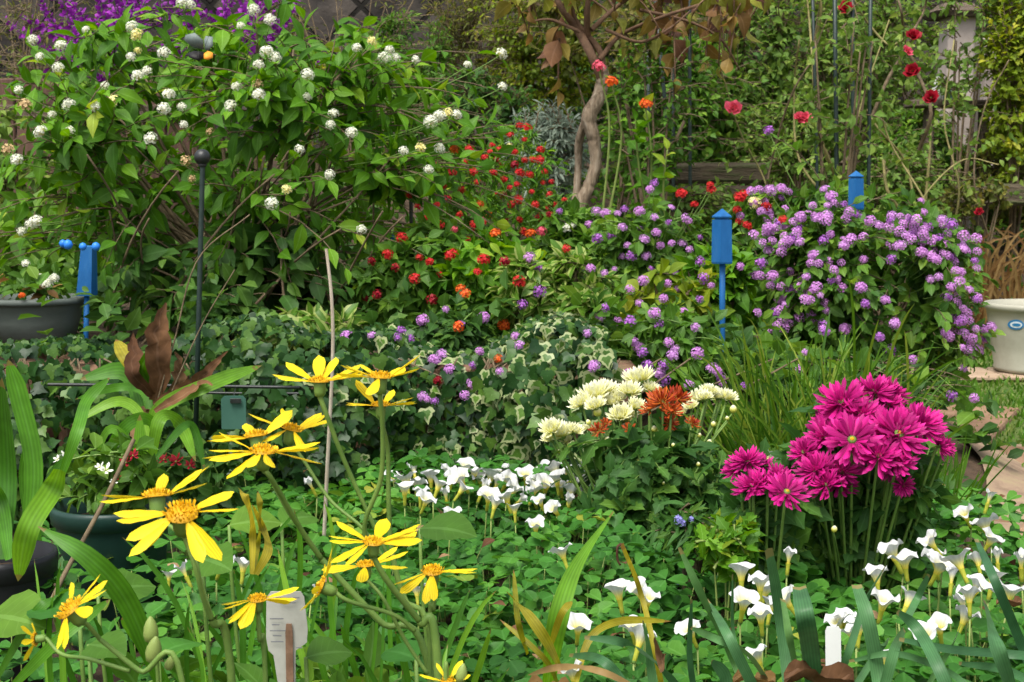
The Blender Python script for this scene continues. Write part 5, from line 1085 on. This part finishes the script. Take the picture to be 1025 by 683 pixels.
def daisy(e, px, py, Y, rpx, face, angs, el, label=None, dr=.34, seed=0):
    """ray length rpx; angs in degrees round the face (0 = photo right, 90 = away from the viewer for an upright face)"""
    global nd
    q = np.random.default_rng(nd + 50); L = S(rpx, Y); p = P(px, py, Y); face = (face[0], face[1] + .20, face[2]); z = norm(V(*face)); Mx = rotz_to(z).to_3x3()
    # local frame with x along world +X so angles read as seen
    x = norm(V(1, 0, 0) - z * z[0]); y = np.cross(z, x); Rm = np.stack([x, y, z], 1)
    n = len(angs); a = np.radians(np.array(angs, float)); ev = np.radians((np.array(el, float) if hasattr(el, '__len__') else np.full(n, el)) + q.normal(0, 5, n)); rd = L * dr * .74
    ev = np.where(np.sin(a) > .6, ev * .55, ev)
    d = np.stack([np.cos(a) * np.cos(ev), np.sin(a) * np.cos(ev), np.sin(ev)], 1); nr = np.stack([-np.cos(a) * np.sin(ev), -np.sin(a) * np.sin(ev), np.cos(ev)], 1) + q.normal(0, .22, (n, 3))
    mb = MB(); ln = L * q.uniform(.80, 1.06, n) * .96; wd_ = q.uniform(.75, 1.2, n) * ln
    mb.inst(RAY, np.stack([np.cos(a) * rd * .7, np.sin(a) * rd * .7, np.zeros(n)], 1), frames(d, nr), np.stack([wd_, ln, ln], 1), q.uniform(0, 1, n))
    me = mb.mesh('rays', M['yellow']); o = bpy.data.objects.new('flower_head', me); COL.objects.link(o); o.parent = e; o.matrix_basis = Matrix.Translation(Vector(p) - world_loc(e)) @ Matrix(Rm.tolist()).to_4x4()
    for m_, nm, s_ in ((DISC[nd % 3], 'disc', rd), (INV, 'involucre', rd * .62)):
        c = bpy.data.objects.new(nm, m_); COL.objects.link(c); c.parent = o; c.scale = (s_, s_, s_)
    nd += 1
    return p - z * rd * 1.5
def stalk(e, pts, r0, r1, nm='stem', mat='stem'):
    mb = MB(); tube(mb, pts, r0 * .58, r1 * .58, 8, 26); mb.build(nm, M[mat], e)
def pp(l, Y0, Y1): return [P(x, y, Y0 + (Y1 - Y0) * i / (len(l) - 1)) for i, (x, y) in enumerate(l)]
def gnd(px, py, Y, gx=0): p = P(px, py, Y); return V(p[0] + gx, p[1], 0)
# A: front left stalk with the two largest heads
e = empty('daisy_plant', gnd(240, 683, .74), 'yellow daisy stalk carrying the two largest heads one above the other', 'yellow daisy', 'yellow leopard plant daisies')
b1 = daisy(e, 157, 497, .77, 55, (-.1, .05, 1), [178, 192, 20, 38, 95, 12], [8, 4, 30, 34, 50, 36])
b2 = daisy(e, 182, 514, .72, 58, (.05, -.55, .85), [185, 178, 212, 232, 300, 318, 18, 30, 45, 225], [-4, 0, -14, -20, -22, -18, 2, 6, 4, -18], dr=.40)
h_ = P(212, 620, .73); stalk(e, [b2, P(196, 570, .72), P(204, 600, .725), h_], S(4, .72), S(5.5, .73)); stalk(e, [b1, P(190, 545, .75), P(200, 580, .74), h_], S(3.5, .75), S(4.5, .74))
stalk(e, [h_, P(232, 683, .74), gnd(250, 760, .76)], S(7, .73), S(8, .74))
# B: the lower left pair
e = empty('daisy_plant', gnd(165, 683, .70, .03), 'low yellow daisy stalk leaning left with a second drooping half open head', 'yellow daisy', 'yellow leopard plant daisies')
b1 = daisy(e, 70, 610, .70, 44, (-.55, -.45, .8), [10, 28, 350, 100, 250, 262, 320], [10, 14, 4, 30, -24, -28, -6], dr=.42)
b2 = daisy(e, 36, 640, .73, 28, (-.8, -.2, -.1), [60, 100, 140, 250, 280], 35)
j = P(100, 640, .71); stalk(e, [b1, P(88, 626, .705), j], S(4, .7), S(4, .7)); stalk(e, [b2, P(62, 655, .725), P(90, 660, .715), P(130, 672, .71)], S(3.5, .72), S(4, .72)); stalk(e, [j, P(140, 672, .71), P(185, 700, .71), gnd(200, 760, .72)], S(4.5, .71), S(6, .71))
# C: the small one by the tag, with buds
e = empty('daisy_plant', gnd(262, 683, .74), 'short yellow daisy with narrow rays right in front of the grey tag', 'yellow daisy', 'yellow leopard plant daisies')
b1 = daisy(e, 258, 600, .74, 37, (.0, -.25, 1), [352, 8, 20, 200, 215, 232, 250, 185, 262], [4, 0, 8, -18, -24, -28, -30, -6, -30], dr=.34)
stalk(e, [b1, P(260, 640, .74), P(266, 690, .745), gnd(270, 760, .75)], S(4, .74), S(5, .74))
def bud(e, px, py, Y, r_px, z=(0, 0, 1)):
    p = P(px, py, Y); z = norm(V(*z)); r_ = S(r_px, Y); mbx = MB(); lathe(mbx, (0, 0, 0), [(.15, -1.6), (.8, -1.2), (1, -.4), (.9, .5), (.6, 1.3), (.2, 1.9), (.02, 2.0)], 12); return place(mbx.mesh('bud', M['paleStem']), 'bud', e, p, z, r_)
e = empty('daisy_plant', gnd(160, 683, .80, .02), 'stalk with closed green buds standing between the yellow daisies', 'yellow daisy', 'yellow leopard plant daisies')
bud(e, 151, 632, .78, 8); bud(e, 154, 652, .77, 8.5, (.2, -.1, 1)); bud(e, 170, 664, .78, 5, (.4, 0, 1)); stalk(e, [P(153, 640, .78), P(158, 675, .785), gnd(168, 740, .79)], S(3.5, .78), S(4, .78))
# D: back group in the middle
e = empty('daisy_plant', gnd(430, 683, .86, -.02), 'leaning yellow daisy stalk with three crowded heads in the middle of the group', 'yellow daisy', 'yellow leopard plant daisies')
b1 = daisy(e, 264, 452, .82, 52, (.05, -.22, 1), [352, 8, 18, 172, 186, 200, 216, 240, 290, 262], [8, 4, 14, 18, 8, -4, -10, -14, -10, -16], dr=.34)
b2 = daisy(e, 256, 437, .86, 44, (-.15, .0, 1), [170, 186, 200, 30, 60, 110], [14, 4, -4, 30, 38, 40])
b3 = daisy(e, 292, 430, .88, 42, (.25, -.1, 1), [45, 60, 20, 200, 300, 240, 120], [46, 58, 38, 5, -18, -24, 60])
j = P(322, 560, .85); stalk(e, [b1, P(272, 480, .82), P(300, 528, .84), j], S(4.5, .82), S(5, .85)); stalk(e, [b2, P(266, 470, .85), P(286, 508, .85), P(306, 538, .85)], S(3.5, .85), S(3.5, .85)); stalk(e, [b3, P(300, 455, .88), P(330, 500, .87), P(362, 528, .86), P(385, 560, .86)], S(3.2, .87), S(3.2, .87))
stalk(e, [j, P(380, 622, .85), P(430, 672, .85), gnd(470, 760, .86)], S(5.5, .85), S(7, .85))
# E: tall pair at the top, and the nearer right-hand heads
e = empty('daisy_plant', gnd(452, 683, .86), 'tall yellow daisy stalk with three raised heads against the ivy', 'yellow daisy', 'yellow leopard plant daisies')
b1 = daisy(e, 320, 382, .86, 46, (.0, -.12, 1), [170, 182, 150, 30, 12, 75, 100, 355, 40], [14, 8, 40, 32, 22, 66, 70, 14, 24], dr=.30)
b2 = daisy(e, 381, 378, .84, 42, (.05, -.1, 1), [165, 180, 20, 8, 195, 262, 120, 60], [26, 12, 30, 22, 10, -18, 34, 40], dr=.36)
b3 = daisy(e, 381, 406, .86, 38, (.0, -.12, 1), [172, 185, 350, 8, 25, 150, 70], [12, 6, 6, 12, 22, 42, 50], dr=.30)
j = P(377, 540, .86)
stalk(e, [b1, P(328, 418, .86), P(342, 455, .865), P(362, 500, .87), P(390, 560, .87)], S(4.5, .86), S(3.8, .87)); stalk(e, [b2, P(383, 430, .845), P(381, 480, .85), P(366, 520, .855), P(366, 545, .86)], S(4.2, .85), S(4.2, .86)); stalk(e, [b3, P(388, 450, .87), P(389, 500, .87), P(392, 550, .87), P(405, 600, .87), P(435, 660, .87), gnd(460, 760, .87)], S(3.4, .87), S(6, .87))
e = empty('daisy_plant', gnd(455, 683, .80), 'nearest right yellow daisy stalk with four heads just right of the grey tag', 'yellow daisy', 'yellow leopard plant daisies')
b1 = daisy(e, 374, 543, .78, 46, (.05, -.3, 1), [180, 170, 150, 80, 38, 25, 350, 210, 232, 10], [4, 10, 14, 30, 16, 12, 8, -14, -18, 14], dr=.30)
b2 = daisy(e, 366, 566, .82, 42, (-.05, -.1, 1), [195, 182, 30, 12, 340, 270], [6, 2, 30, 20, 4, -10], dr=.30)
b3 = daisy(e, 433, 572, .83, 40, (.0, -.35, 1), [2, 350, 12, 222, 205, 262, 275], [2, -6, 6, -16, -14, -32, -30], dr=.36)
b4 = daisy(e, 322, 588, .79, 38, (-.85, -.25, .35), [40, 75, 62, 235, 260, 285], [20, 24, 12, 24, 12, 14], dr=.36)
b5 = daisy(e, 448, 682, .78, 26, (0, -.5, .8), [0, 60, 120, 180, 240, 300], 30)
bud(e, 462, 675, .78, 6, (.2, 0, 1))
j = P(420, 622, .80); stalk(e, [b1, P(388, 582, .785), j], S(5, .78), S(6, .8)); stalk(e, [b2, P(384, 600, .81), P(405, 640, .81), P(428, 675, .81)], S(3.2, .82), S(3.5, .81)); stalk(e, [b4, P(350, 602, .79), P(395, 616, .795), P(415, 632, .80)], S(4, .79), S(4, .8)); stalk(e, [b3, P(434, 610, .83), P(430, 650, .83), gnd(432, 740, .83)], S(3.6, .83), S(4.5, .83))
stalk(e, [j, P(438, 665, .80), gnd(455, 760, .8)], S(7, .8), S(9, .8)); stalk(e, [b5, P(446, 700, .78), gnd(446, 760, .78)], S(4, .78), S(4, .78))

# broad leaves of the daisies and mixed low leaves at the lower left
e = empty('leopard_plant', P(230, 640, 1.05) * V(1, 1, 0), 'broad rounded green leaves at the foot of the yellow daisies', 'plant')
for px, py, Y, sz, az in ((448, 532, 1.25, .055, -.4), (256, 524, 1.2, .045, .3), (215, 565, 1.05, .040, -.9), (128, 590, 1.15, .05, .6), (55, 610, 1.0, .05, 2.6), (14, 622, 1.0, .055, -.5), (300, 520, 1.3, .045, .9), (400, 655, .98, .034, 2.4), (180, 648, .95, .040, 1.0), (106, 650, .9, .034, -.6), (330, 655, 1.0, .035, .4)):
    p = P(px, py, Y); mb = MB(); mb.inst(L_BIG, (p - V(math.cos(az), math.sin(az), 0) * sz * .5)[None], frames(V(math.cos(az), math.sin(az), .1)[None], V(rng.normal(0, .2), -.45, 1)[None]), np.array([sz]), np.array([rng.uniform(.2, .8)]))
    mb.build('leaf', M['mid_leaf'] if az < 1 else M['clover'], e)
    mb = MB(); q0 = p - V(math.cos(az), math.sin(az), 0) * sz * .5; tubes(mb, bez((q0 * V(1, 1, 0) + V(.02, .02, 0))[None], (q0 * V(1, 1, .6))[None], q0[None], 6), [.0022], [.0016], 5); mb.build('stem', M['stem'], e)
e = bush('weedy_plant', 'tangle of small mixed green leaves below the yellow daisies', 'plant', V(-.22, .98, 0), V(-.24, 1.02, .10), V(.24, .26, .075), 170, L_OV2, .036, M['mid_leaf'], M['stem'], K=6, main=12, seed=91, zmin=.02, shell=.2, tpl2=L_LAN, mat2=M['lant_leaf'])

def strap_clump(name, label, cat, leaves, Y, mat, loc, fold=.25, group=None):
    e = empty(name, loc, label, cat, group)
    for pts, wpx, *o in leaves:
        Yo = o[0] if o else Y; mt = o[1] if len(o) > 1 else mat
        pth_ = smooth_path([P(a, b, Yo + .05 * math.sin(i * 1.3 + a)) for i, (a, b) in enumerate(pts)], 18); mb = MB(); blade(mb, pth_, S(wpx, Yo), rng.uniform(), 0, fold, facing=(rng.normal(0, .35), -1, .35), prof=o[2] if len(o) > 2 else None); mb.build('leaf', M[mt], e)
    return e
strap_clump('strap_leaf_plant', 'broad upright light green strap leaves at the left edge above the black pot', 'plant',
    [([(4, 560), (8, 470), (2, 378)], 24, 1.42), ([(24, 560), (34, 470), (20, 400), (8, 360)], 18, 1.46), ([(60, 470), (52, 490), (28, 530), (18, 582)], 22, 1.22), ([(62, 475), (78, 430), (88, 400), (110, 378)], 12, 1.4), ([(30, 555), (50, 480), (75, 455)], 10, 1.4), ([(-12, 570), (-20, 470), (-8, 400)], 22, 1.45), ([(40, 560), (26, 480), (36, 430)], 15, 1.5), ([(10, 560), (0, 500), (-30, 450)], 16, 1.36)], 1.4, 'strap', P(10, 600, 1.42) * V(1, 1, 0))
strap_clump('strap_leaf_plant', 'single broad bright green leaf leaning left of the daisies', 'plant', [([(160, 683), (128, 605), (90, 560), (38, 527)], 23, 1.0, 'strap', [.5, .9, 1, .95, .7, .03]), ([(170, 690), (140, 640), (122, 618)], 14, 1.02), ([(-5, 683), (40, 610), (80, 590)], 12, 1.02), ([(10, 690), (60, 640), (110, 600)], 12, 1.0)], 1.0, 'strap', P(160, 690, 1.0) * V(1, 1, 0))
T_ = [.35, .7, 1, 1, .8, .05]
e = strap_clump('wilted_plant', 'plant with big withered brown leaves and arching green blades behind the wire', 'plant',
    [([(150, 470), (143, 420), (118, 402), (72, 425)], 11, 1.9), ([(152, 470), (152, 425), (128, 425), (96, 470)], 13, 1.85), ([(140, 520), (141, 470), (140, 415)], 13, 1.8), ([(150, 470), (160, 420), (180, 425), (196, 462)], 13, 1.88), ([(150, 450), (160, 410), (210, 385), (262, 366)], 15, 1.95), ([(150, 440), (146, 395), (118, 388), (75, 400)], 9, 1.95), ([(150, 450), (140, 400), (124, 372), (80, 380)], 18, 2.0),
     ([(155, 460), (190, 425), (205, 470)], 8, 1.82), ([(150, 470), (110, 430), (88, 500)], 9, 1.8), ([(156, 470), (150, 390), (128, 360), (116, 340)], 16, 2.02, 'yelstrap'), ([(150, 460), (152, 400), (142, 370), (152, 352)], 24, 2.0, 'lant_leaf')], 1.9, 'strap', P(152, 500, 1.9) * V(1, 1, 0))
for pts, wpx, Y in (([(156, 400), (162, 360), (158, 330), (164, 306)], 26, 1.95), ([(150, 400), (138, 370), (132, 352), (128, 335)], 15, 1.93), ([(158, 402), (185, 388), (208, 372), (226, 352)], 13, 1.93), ([(160, 408), (180, 398), (200, 385), (215, 384)], 11, 1.9), ([(150, 410), (140, 425), (138, 445)], 20, 1.92), ([(166, 408), (178, 380), (174, 350)], 15, 1.98)):
    p = smooth_path([P(a, b, Y) + V(0, rng.normal(0, .012), 0) for a, b in pts], 16); p = p + rng.normal(0, .0018, p.shape); mb = MB(); blade(mb, p, S(wpx, Y), rng.uniform(.1, .7), 0, .55, prof=[.4, .8, 1, .9, .6, .1], twist=rng.normal(0, .7)); mb.build('withered_leaf', M['dead'], e)
for l_, c_ in (([(158, 400), (175, 340), (198, 260), (250, 215)], 1.6), ([(152, 500), (156, 450), (158, 405)], 3.5), ([(160, 420), (200, 330), (235, 270)], 1.4)):
    mb = MB(); tube(mb, [P(a, b, 1.94) for a, b in l_], S(c_ * .6, 1.94), S(c_ * .4, 1.94), 6, 18); mb.build('stem', M['twig'], e)
# thin upright weeds left
e = empty('grass_clump', P(190, 640, 1.0) * V(1, 1, 0), 'thin green grass blades growing up between the daisy stalks', 'grass clump'); mb = MB()
for _ in range(90):
    b = V(rng.uniform(-.36, -.06), rng.uniform(.85, 1.35), 0); t = b + V(rng.normal(0, .05), rng.normal(0, .05), rng.uniform(.12, .27)); blade(mb, blade_path(b, t, .2, 9, rng.normal(0, .1)), rng.uniform(.002, .006), rng.uniform(0, 1))
mb.build('leaves', M['strap'], e)
strap_clump('yellowing_leaf', 'fan of striped yellowing leaves between the daisies beside the pale cane', 'plant', [([(252, 575), (252, 530), (246, 500), (238, 488)], 9, .98), ([(254, 575), (258, 540), (260, 510), (258, 492)], 7, .99), ([(256, 575), (268, 550), (262, 530), (252, 505)], 10, .97)], .98, 'yelstrap', P(255, 600, .98) * V(1, 1, 0))

# ---------------- dark pots on the left with red flowers
def pot(name, label, px, py, Y, rpx, mat, lipw=.06):
    c = P(px, py, Y); h = c[2]; r_ = S(rpx, Y); e = empty(name, (c[0], c[1], 0), label, 'flower pot'); mb = MB(); b = V(c[0], c[1], 0)
    lathe(mb, b, [(r_ * .72, 0), (r_ * .76, .003), (r_ * .93, h * .86), (r_ * .94, h * .87), (r_ * 1.0, h * .88), (r_ * 1.02, h * .97), (r_ * 1.0, h), (r_ * .93, h), (r_ * .9, h * .8)], 48); mb.build('body', M[mat], e)
    mb = MB(); lathe(mb, b, [(r_ * .91, h * .86), (.001, h * .9)], 24); mb.build('soil', M['soil'], e); return V(b[0], b[1], h)
c1 = pot('flower_pot', 'dark green plastic pot behind the largest yellow daisies', 112, 503, 1.70, 60, 'greenpot'); c2 = pot('flower_pot', 'black plastic pot under the strap leaves at the left edge', 2, 553, 1.46, 54, 'blackpot')
e = bush('potted_plant', 'small plant with dark red flowers growing in the dark green pot', 'plant', c1 - V(0, 0, .03), c1 + V(0, .0, .03), V(.065, .055, .05), 34, L_OV2, .03, M['mid_leaf'], M['stem'], K=6, seed=92, zmin=c1[2] - .03)
CR = petals_mesh('crimson flower', M['crimson'], [(5, 45, 1, .05), (5, 15, .9, .05)], PETW, 4, core=.15); WH_ = petals_mesh('small white flower', M['lantwhite'], [(5, 30, 1, .05)], PETW, 4, core=.12)
for px, py, r_ in ((126, 463, 8), (133, 456, 7), (118, 478, 5)): place(CR, 'bloom', e, P(px, py, 1.66), (rng.normal(0, .3), -.6, .8), S(r_, 1.66))
for px, py, r_ in ((106, 471, 8), (100, 468, 6), (66, 456, 7), (58, 460, 6), (114, 483, 5)): place(WH_, 'bloom', e, P(px, py, 1.64), (rng.normal(0, .3), -.6, .7), S(r_, 1.64))
e = bush('bedding_plant', 'low plant with dark crimson blooms beside the black ball stake', 'plant', P(195, 500, 1.95) * V(1, 1, 0), P(192, 478, 1.95), V(.075, .06, .05), 40, L_OV2, .032, M['dark_leaf'], M['stem'], K=6, seed=93, zmin=.02)
for px, py, r_ in ((176, 462, 9), (164, 460, 7), (190, 466, 7), (155, 466, 6)): place(CR, 'bloom', e, P(px, py, 1.88), (rng.normal(0, .3), -.6, .8), S(r_, 1.88))

# ---------------- foreground strap leaves (bottom right), tags, fallen leaves
D_ = lambda l, w_, Y, mt='daff': (l, w_, Y, mt)
strap_clump('bulb_leaf_plant', 'flat topped blue green strap leaves in front of the white tag', 'bulb plant', [(l, w_, Y, 'daff', [1, 1, 1, 1, .95, .7]) for l, w_, Y in (([(792, 720), (786, 660), (778, 600), (769, 549)], 12, 1.02), ([(818, 720), (812, 660), (806, 620), (800, 588)], 19, 1.0), ([(884, 720), (878, 672), (868, 620), (857, 586)], 15, .98), ([(800, 690), (790, 640), (783, 600)], 9, 1.04), ([(830, 700), (850, 650), (866, 600), (886, 566)], 9, 1.05), ([(848, 700), (880, 650), (890, 640)], 8, 1.0))], 1.0, 'daff', P(830, 720, 1.0) * V(1, 1, 0))
strap_clump('bulb_leaf_plant', 'long blue green strap leaves leaning across the front white drift', 'bulb plant', [(l, w_, Y, 'daff', [1, 1, 1, .95, .85, .4]) for l, w_, Y in (([(960, 720), (940, 670), (918, 630), (898, 612)], 13, .98), ([(1020, 720), (1008, 680), (995, 640), (984, 600)], 17, .96), ([(1040, 690), (1020, 640), (995, 580), (977, 540)], 10, 1.02), ([(884, 690), (895, 650), (905, 630)], 12, 1.0), ([(920, 700), (950, 650), (962, 625)], 7, 1.02), ([(908, 620), (918, 600), (930, 575)], 8, 1.1), ([(1060, 660), (1010, 655), (950, 650), (900, 640)], 9, 1.0), ([(1060, 700), (1010, 672), (960, 664)], 9, .98), ([(985, 720), (960, 680), (900, 655), (850, 662)], 7, 1.0))], 1.0, 'daff', P(960, 720, 1.0) * V(1, 1, 0))
strap_clump('bulb_leaf_plant', 'arching narrow blue green leaves left of the white tag', 'bulb plant', [(l, w_, Y, 'daff', [1, 1, 1, .9, .8, .3]) for l, w_, Y in (([(760, 720), (735, 660), (705, 600), (680, 548)], 11, 1.04), ([(770, 720), (745, 670), (725, 630), (707, 600)], 11, 1.02), ([(700, 720), (665, 670), (630, 645), (585, 638)], 11, 1.0), ([(640, 720), (620, 680), (600, 660), (570, 656)], 11, .98), ([(780, 700), (750, 655), (718, 640), (690, 628)], 9, 1.02), ([(760, 690), (735, 640), (733, 575)], 5, 1.06), ([(655, 700), (648, 650), (643, 622)], 10, 1.0), ([(700, 720), (690, 660), (692, 600)], 8, 1.04), ([(720, 720), (725, 680), (712, 662)], 16, .97))], 1.0, 'daff', P(710, 730, 1.0) * V(1, 1, 0))
strap_clump('bulb_leaf_plant', 'broad dark green leaf rising in front of the pale chrysanthemums', 'bulb plant', [([(548, 690), (556, 630), (575, 570), (614, 512)], 21, 1.12, 'strap', [.7, .9, 1, .8, .4, .05]), ([(560, 690), (545, 660), (500, 620)], 6, 1.1, 'yelstrap')], 1.1, 'strap', P(548, 700, 1.12) * V(1, 1, 0))
strap_clump('yellowing_leaf', 'yellowing strap leaves fallen open around a broken flower stalk', 'bulb plant', [([(560, 668), (545, 640), (525, 612), (506, 592)], 13, 1.05), ([(550, 650), (562, 615), (573, 602)], 7, 1.07), ([(575, 690), (590, 640), (620, 622), (672, 622)], 8, 1.06), ([(668, 720), (655, 650), (640, 590), (622, 545)], 6, 1.05, 'yelstrap', [1, 1, 1, 1, .9, .8]), ([(528, 655), (518, 620), (514, 570)], 6, 1.1), ([(640, 690), (600, 672), (560, 668), (528, 676)], 7, .98, 'deadgrass'), ([(664, 672), (662, 655), (656, 638)], 12, 1.0, 'dead')], 1.05, 'yelstrap', P(580, 710, 1.05) * V(1, 1, 0))
mb = MB(); tube(mb, [P(622, 545, 1.05), P(618, 548, 1.045), P(618, 560, 1.045), P(621, 566, 1.045)], .0012, .0008, 5, 10); mb.build('seed_stalk', M['dead'], label='tiny dry stalk drooping from the broken flower stem', cat='stalk')
# tags
lab_m = noise_mat("dirty white plastic", (.33, .33, .28), (.46, .46, .41), 30, .5, .05); ink = noise_mat("faded ink", (.10, .11, .12), (.20, .20, .21), 40, .7, .02); whitep = noise_mat("white plastic", (.58, .59, .57), (.64, .65, .63), 20, .45, .03)
e = empty('plant_label', P(287, 683, .98) * V(1, 1, 0), 'grubby white plant label with shoulders and faint writing behind the daisies', 'plant label')
mb = MB(); tagplate(mb, 287, 650, .98, 44, 122, .0006, narrow=lambda w_, h_: [(-w_ * .22, -h_ * 1.2), (w_ * .35, -h_ * 1.2), (w_ * .42, -h_ * .02), (w_ * .95, h_ * .12), (w_, h_ * .35), (w_ * .86, h_ * .9), (w_ * .70, h_), (-w_ * .70, h_), (-w_ * .9, h_ * .9), (-w_ * .95, h_ * .2), (-w_ * .85, -h_ * .02), (-w_ * .62, -h_ * .1)]); mb.build('plate', lab_m, e, smooth=False)
mb = MB(); tagplate(mb, 290, 668, .978, 7.5, 92, .0006); mb.build('brown_stick', noise_mat("rust brown stick", (.13, .07, .04), (.25, .15, .09), 60, .8, .2), e, smooth=False)  # narrow brown stick standing against the label plate
for k, (yy, x0, x1) in enumerate(((620, 270, 284), (626, 272, 280), (632, 270, 286), (637, 273, 282), (643, 271, 284), (599, 276, 300), (604, 280, 296), (649, 296, 303))):
    mb = MB(); mbz = .0018 if k else .002; c = P((x0 + x1) / 2, yy, .977); box(mb, (c[0], c[1], c[2]), (S(x1 - x0, .98), .0004, S(1.1, .98)), 0, bev=.0001); mb.build('writing', ink, e, smooth=False)
e = empty('plant_label', P(834, 683, 1.09) * V(1, 1, 0), 'small clean white plant label among the blue green leaves', 'plant label')
mb = MB(); tagplate(mb, 834, 650, 1.09, 16, 46, .0005, lean=.15); mb.build('plate', whitep, e, smooth=False)
# fallen brown leaf and orange leaf at the bottom edge
def fallen(px, py, Y, wpx, label, mat, seed, col=None):
    q = np.random.default_rng(seed); c = P(px, py, Y); L = S(wpx, Y); n = 12; vs = []; at = []; f = []
    for i in range(n):
        for k in range(9):
            v = i / (n - 1); u = k / 4 - 1; wv = math.sin(math.pi * min(1, v * .96 + .02)) ** .8 * (.34 + .07 * math.sin(v * 19 + seed) + .05 * math.sin(v * 41 * (1 if u > 0 else 1.3))); x = (v - .5); y = u * wv
            z = .55 * u * u * wv + .10 * math.sin(v * 7 + u) + .07 * math.sin(u * 6 + v * 9) + q.normal(0, .012); vs.append((c[0] + x * L, c[1] + y * L * .9, c[2] + z * L - .15 * L)); at.append((u, v, .35))
    for i in range(n - 1):
        for k in range(8): f.append((i * 9 + k, i * 9 + k + 1, (i + 1) * 9 + k + 1, (i + 1) * 9 + k))
    mb = MB(); mb.faces(vs, f, at); mb.build('fallen_leaf', M[mat], label=label, cat='dead leaf')
fallen(820, 671, 1.0, 72, 'curled brown dead leaf in front of the small white label', 'dead', 1)
fallen(755, 676, 1.02, 44, 'pale tan dead leaf left of the curled brown one', 'deadgrass', 2)
fallen(548, 684, 1.0, 46, 'orange tinted dead leaf at the bottom under the yellowing leaves', 'deadgrass', 3)
fallen(1010, 600, 1.25, 26, 'small reddish dead leaf under the flowers nearest the path', 'dead', 4)

# ---------------- butterfly at the top of the white lantana
Y = 2.55; e = empty('butterfly', P(200, 55, Y), 'black and orange butterfly with grey wings perched on the white lantana', 'butterfly')
wg = noise_mat("grey wing", (.10, .13, .12), (.19, .23, .21), 60, .6, .05); bk = noise_mat("black wing", (.008, .008, .009), (.02, .018, .016), 50, .6, .05); og = noise_mat("orange wing patch", (.75, .26, .02), (.85, .34, .03), 50, .6, .05)
def wing(pts, dy, mat, nm):
    mb = MB(); vs = [P(a, b, Y + dy + .01 * math.sin(i)) for i, (a, b) in enumerate(pts)]; c = np.mean(vs, 0) + V(0, -.004, 0); n = len(vs); k = [tuple(v) for v in vs] + [tuple(c)] + [tuple(v + V(0, .0008, 0)) for v in vs] + [tuple(c + V(0, .0008, 0))]
    f = [(i, (i + 1) % n, n) for i in range(n)] + [(n + 1 + (i + 1) % n, n + 1 + i, 2 * n + 1) for i in range(n)] + [(i, n + 1 + i, n + 1 + (i + 1) % n, (i + 1) % n) for i in range(n)]; mb.faces(k, f); mb.build(nm, mat, e)
wing([(204, 50), (192, 47), (184, 40), (186, 35), (195, 33), (203, 40)], 0, wg, 'wing'); wing([(205, 50), (204, 40), (206, 36), (213, 37), (213, 46), (208, 51)], .015, wg, 'wing')
wing([(186, 54), (194, 51), (204, 52), (205, 58), (198, 61), (190, 58)], -.004, bk, 'lower_wing'); wing([(204, 54), (208, 51), (213, 53), (213, 58), (208, 60), (204, 59)], -.006, og, 'orange_patch')
mb = MB(); lathe(mb, P(199, 57, Y - .006), [(.0008, -.008), (.0026, -.004), (.003, .0), (.0024, .005), (.0006, .009)], 8); mb.build('body', bk, e)
for dx in (-3, 3): mb = MB(); tube(mb, [P(203, 50, Y - .005), P(205 + dx * .4, 44, Y - .006), P(206 + dx, 36, Y - .005)], .0004, .0003, 4, 6); mb.build('antenna', bk, e)
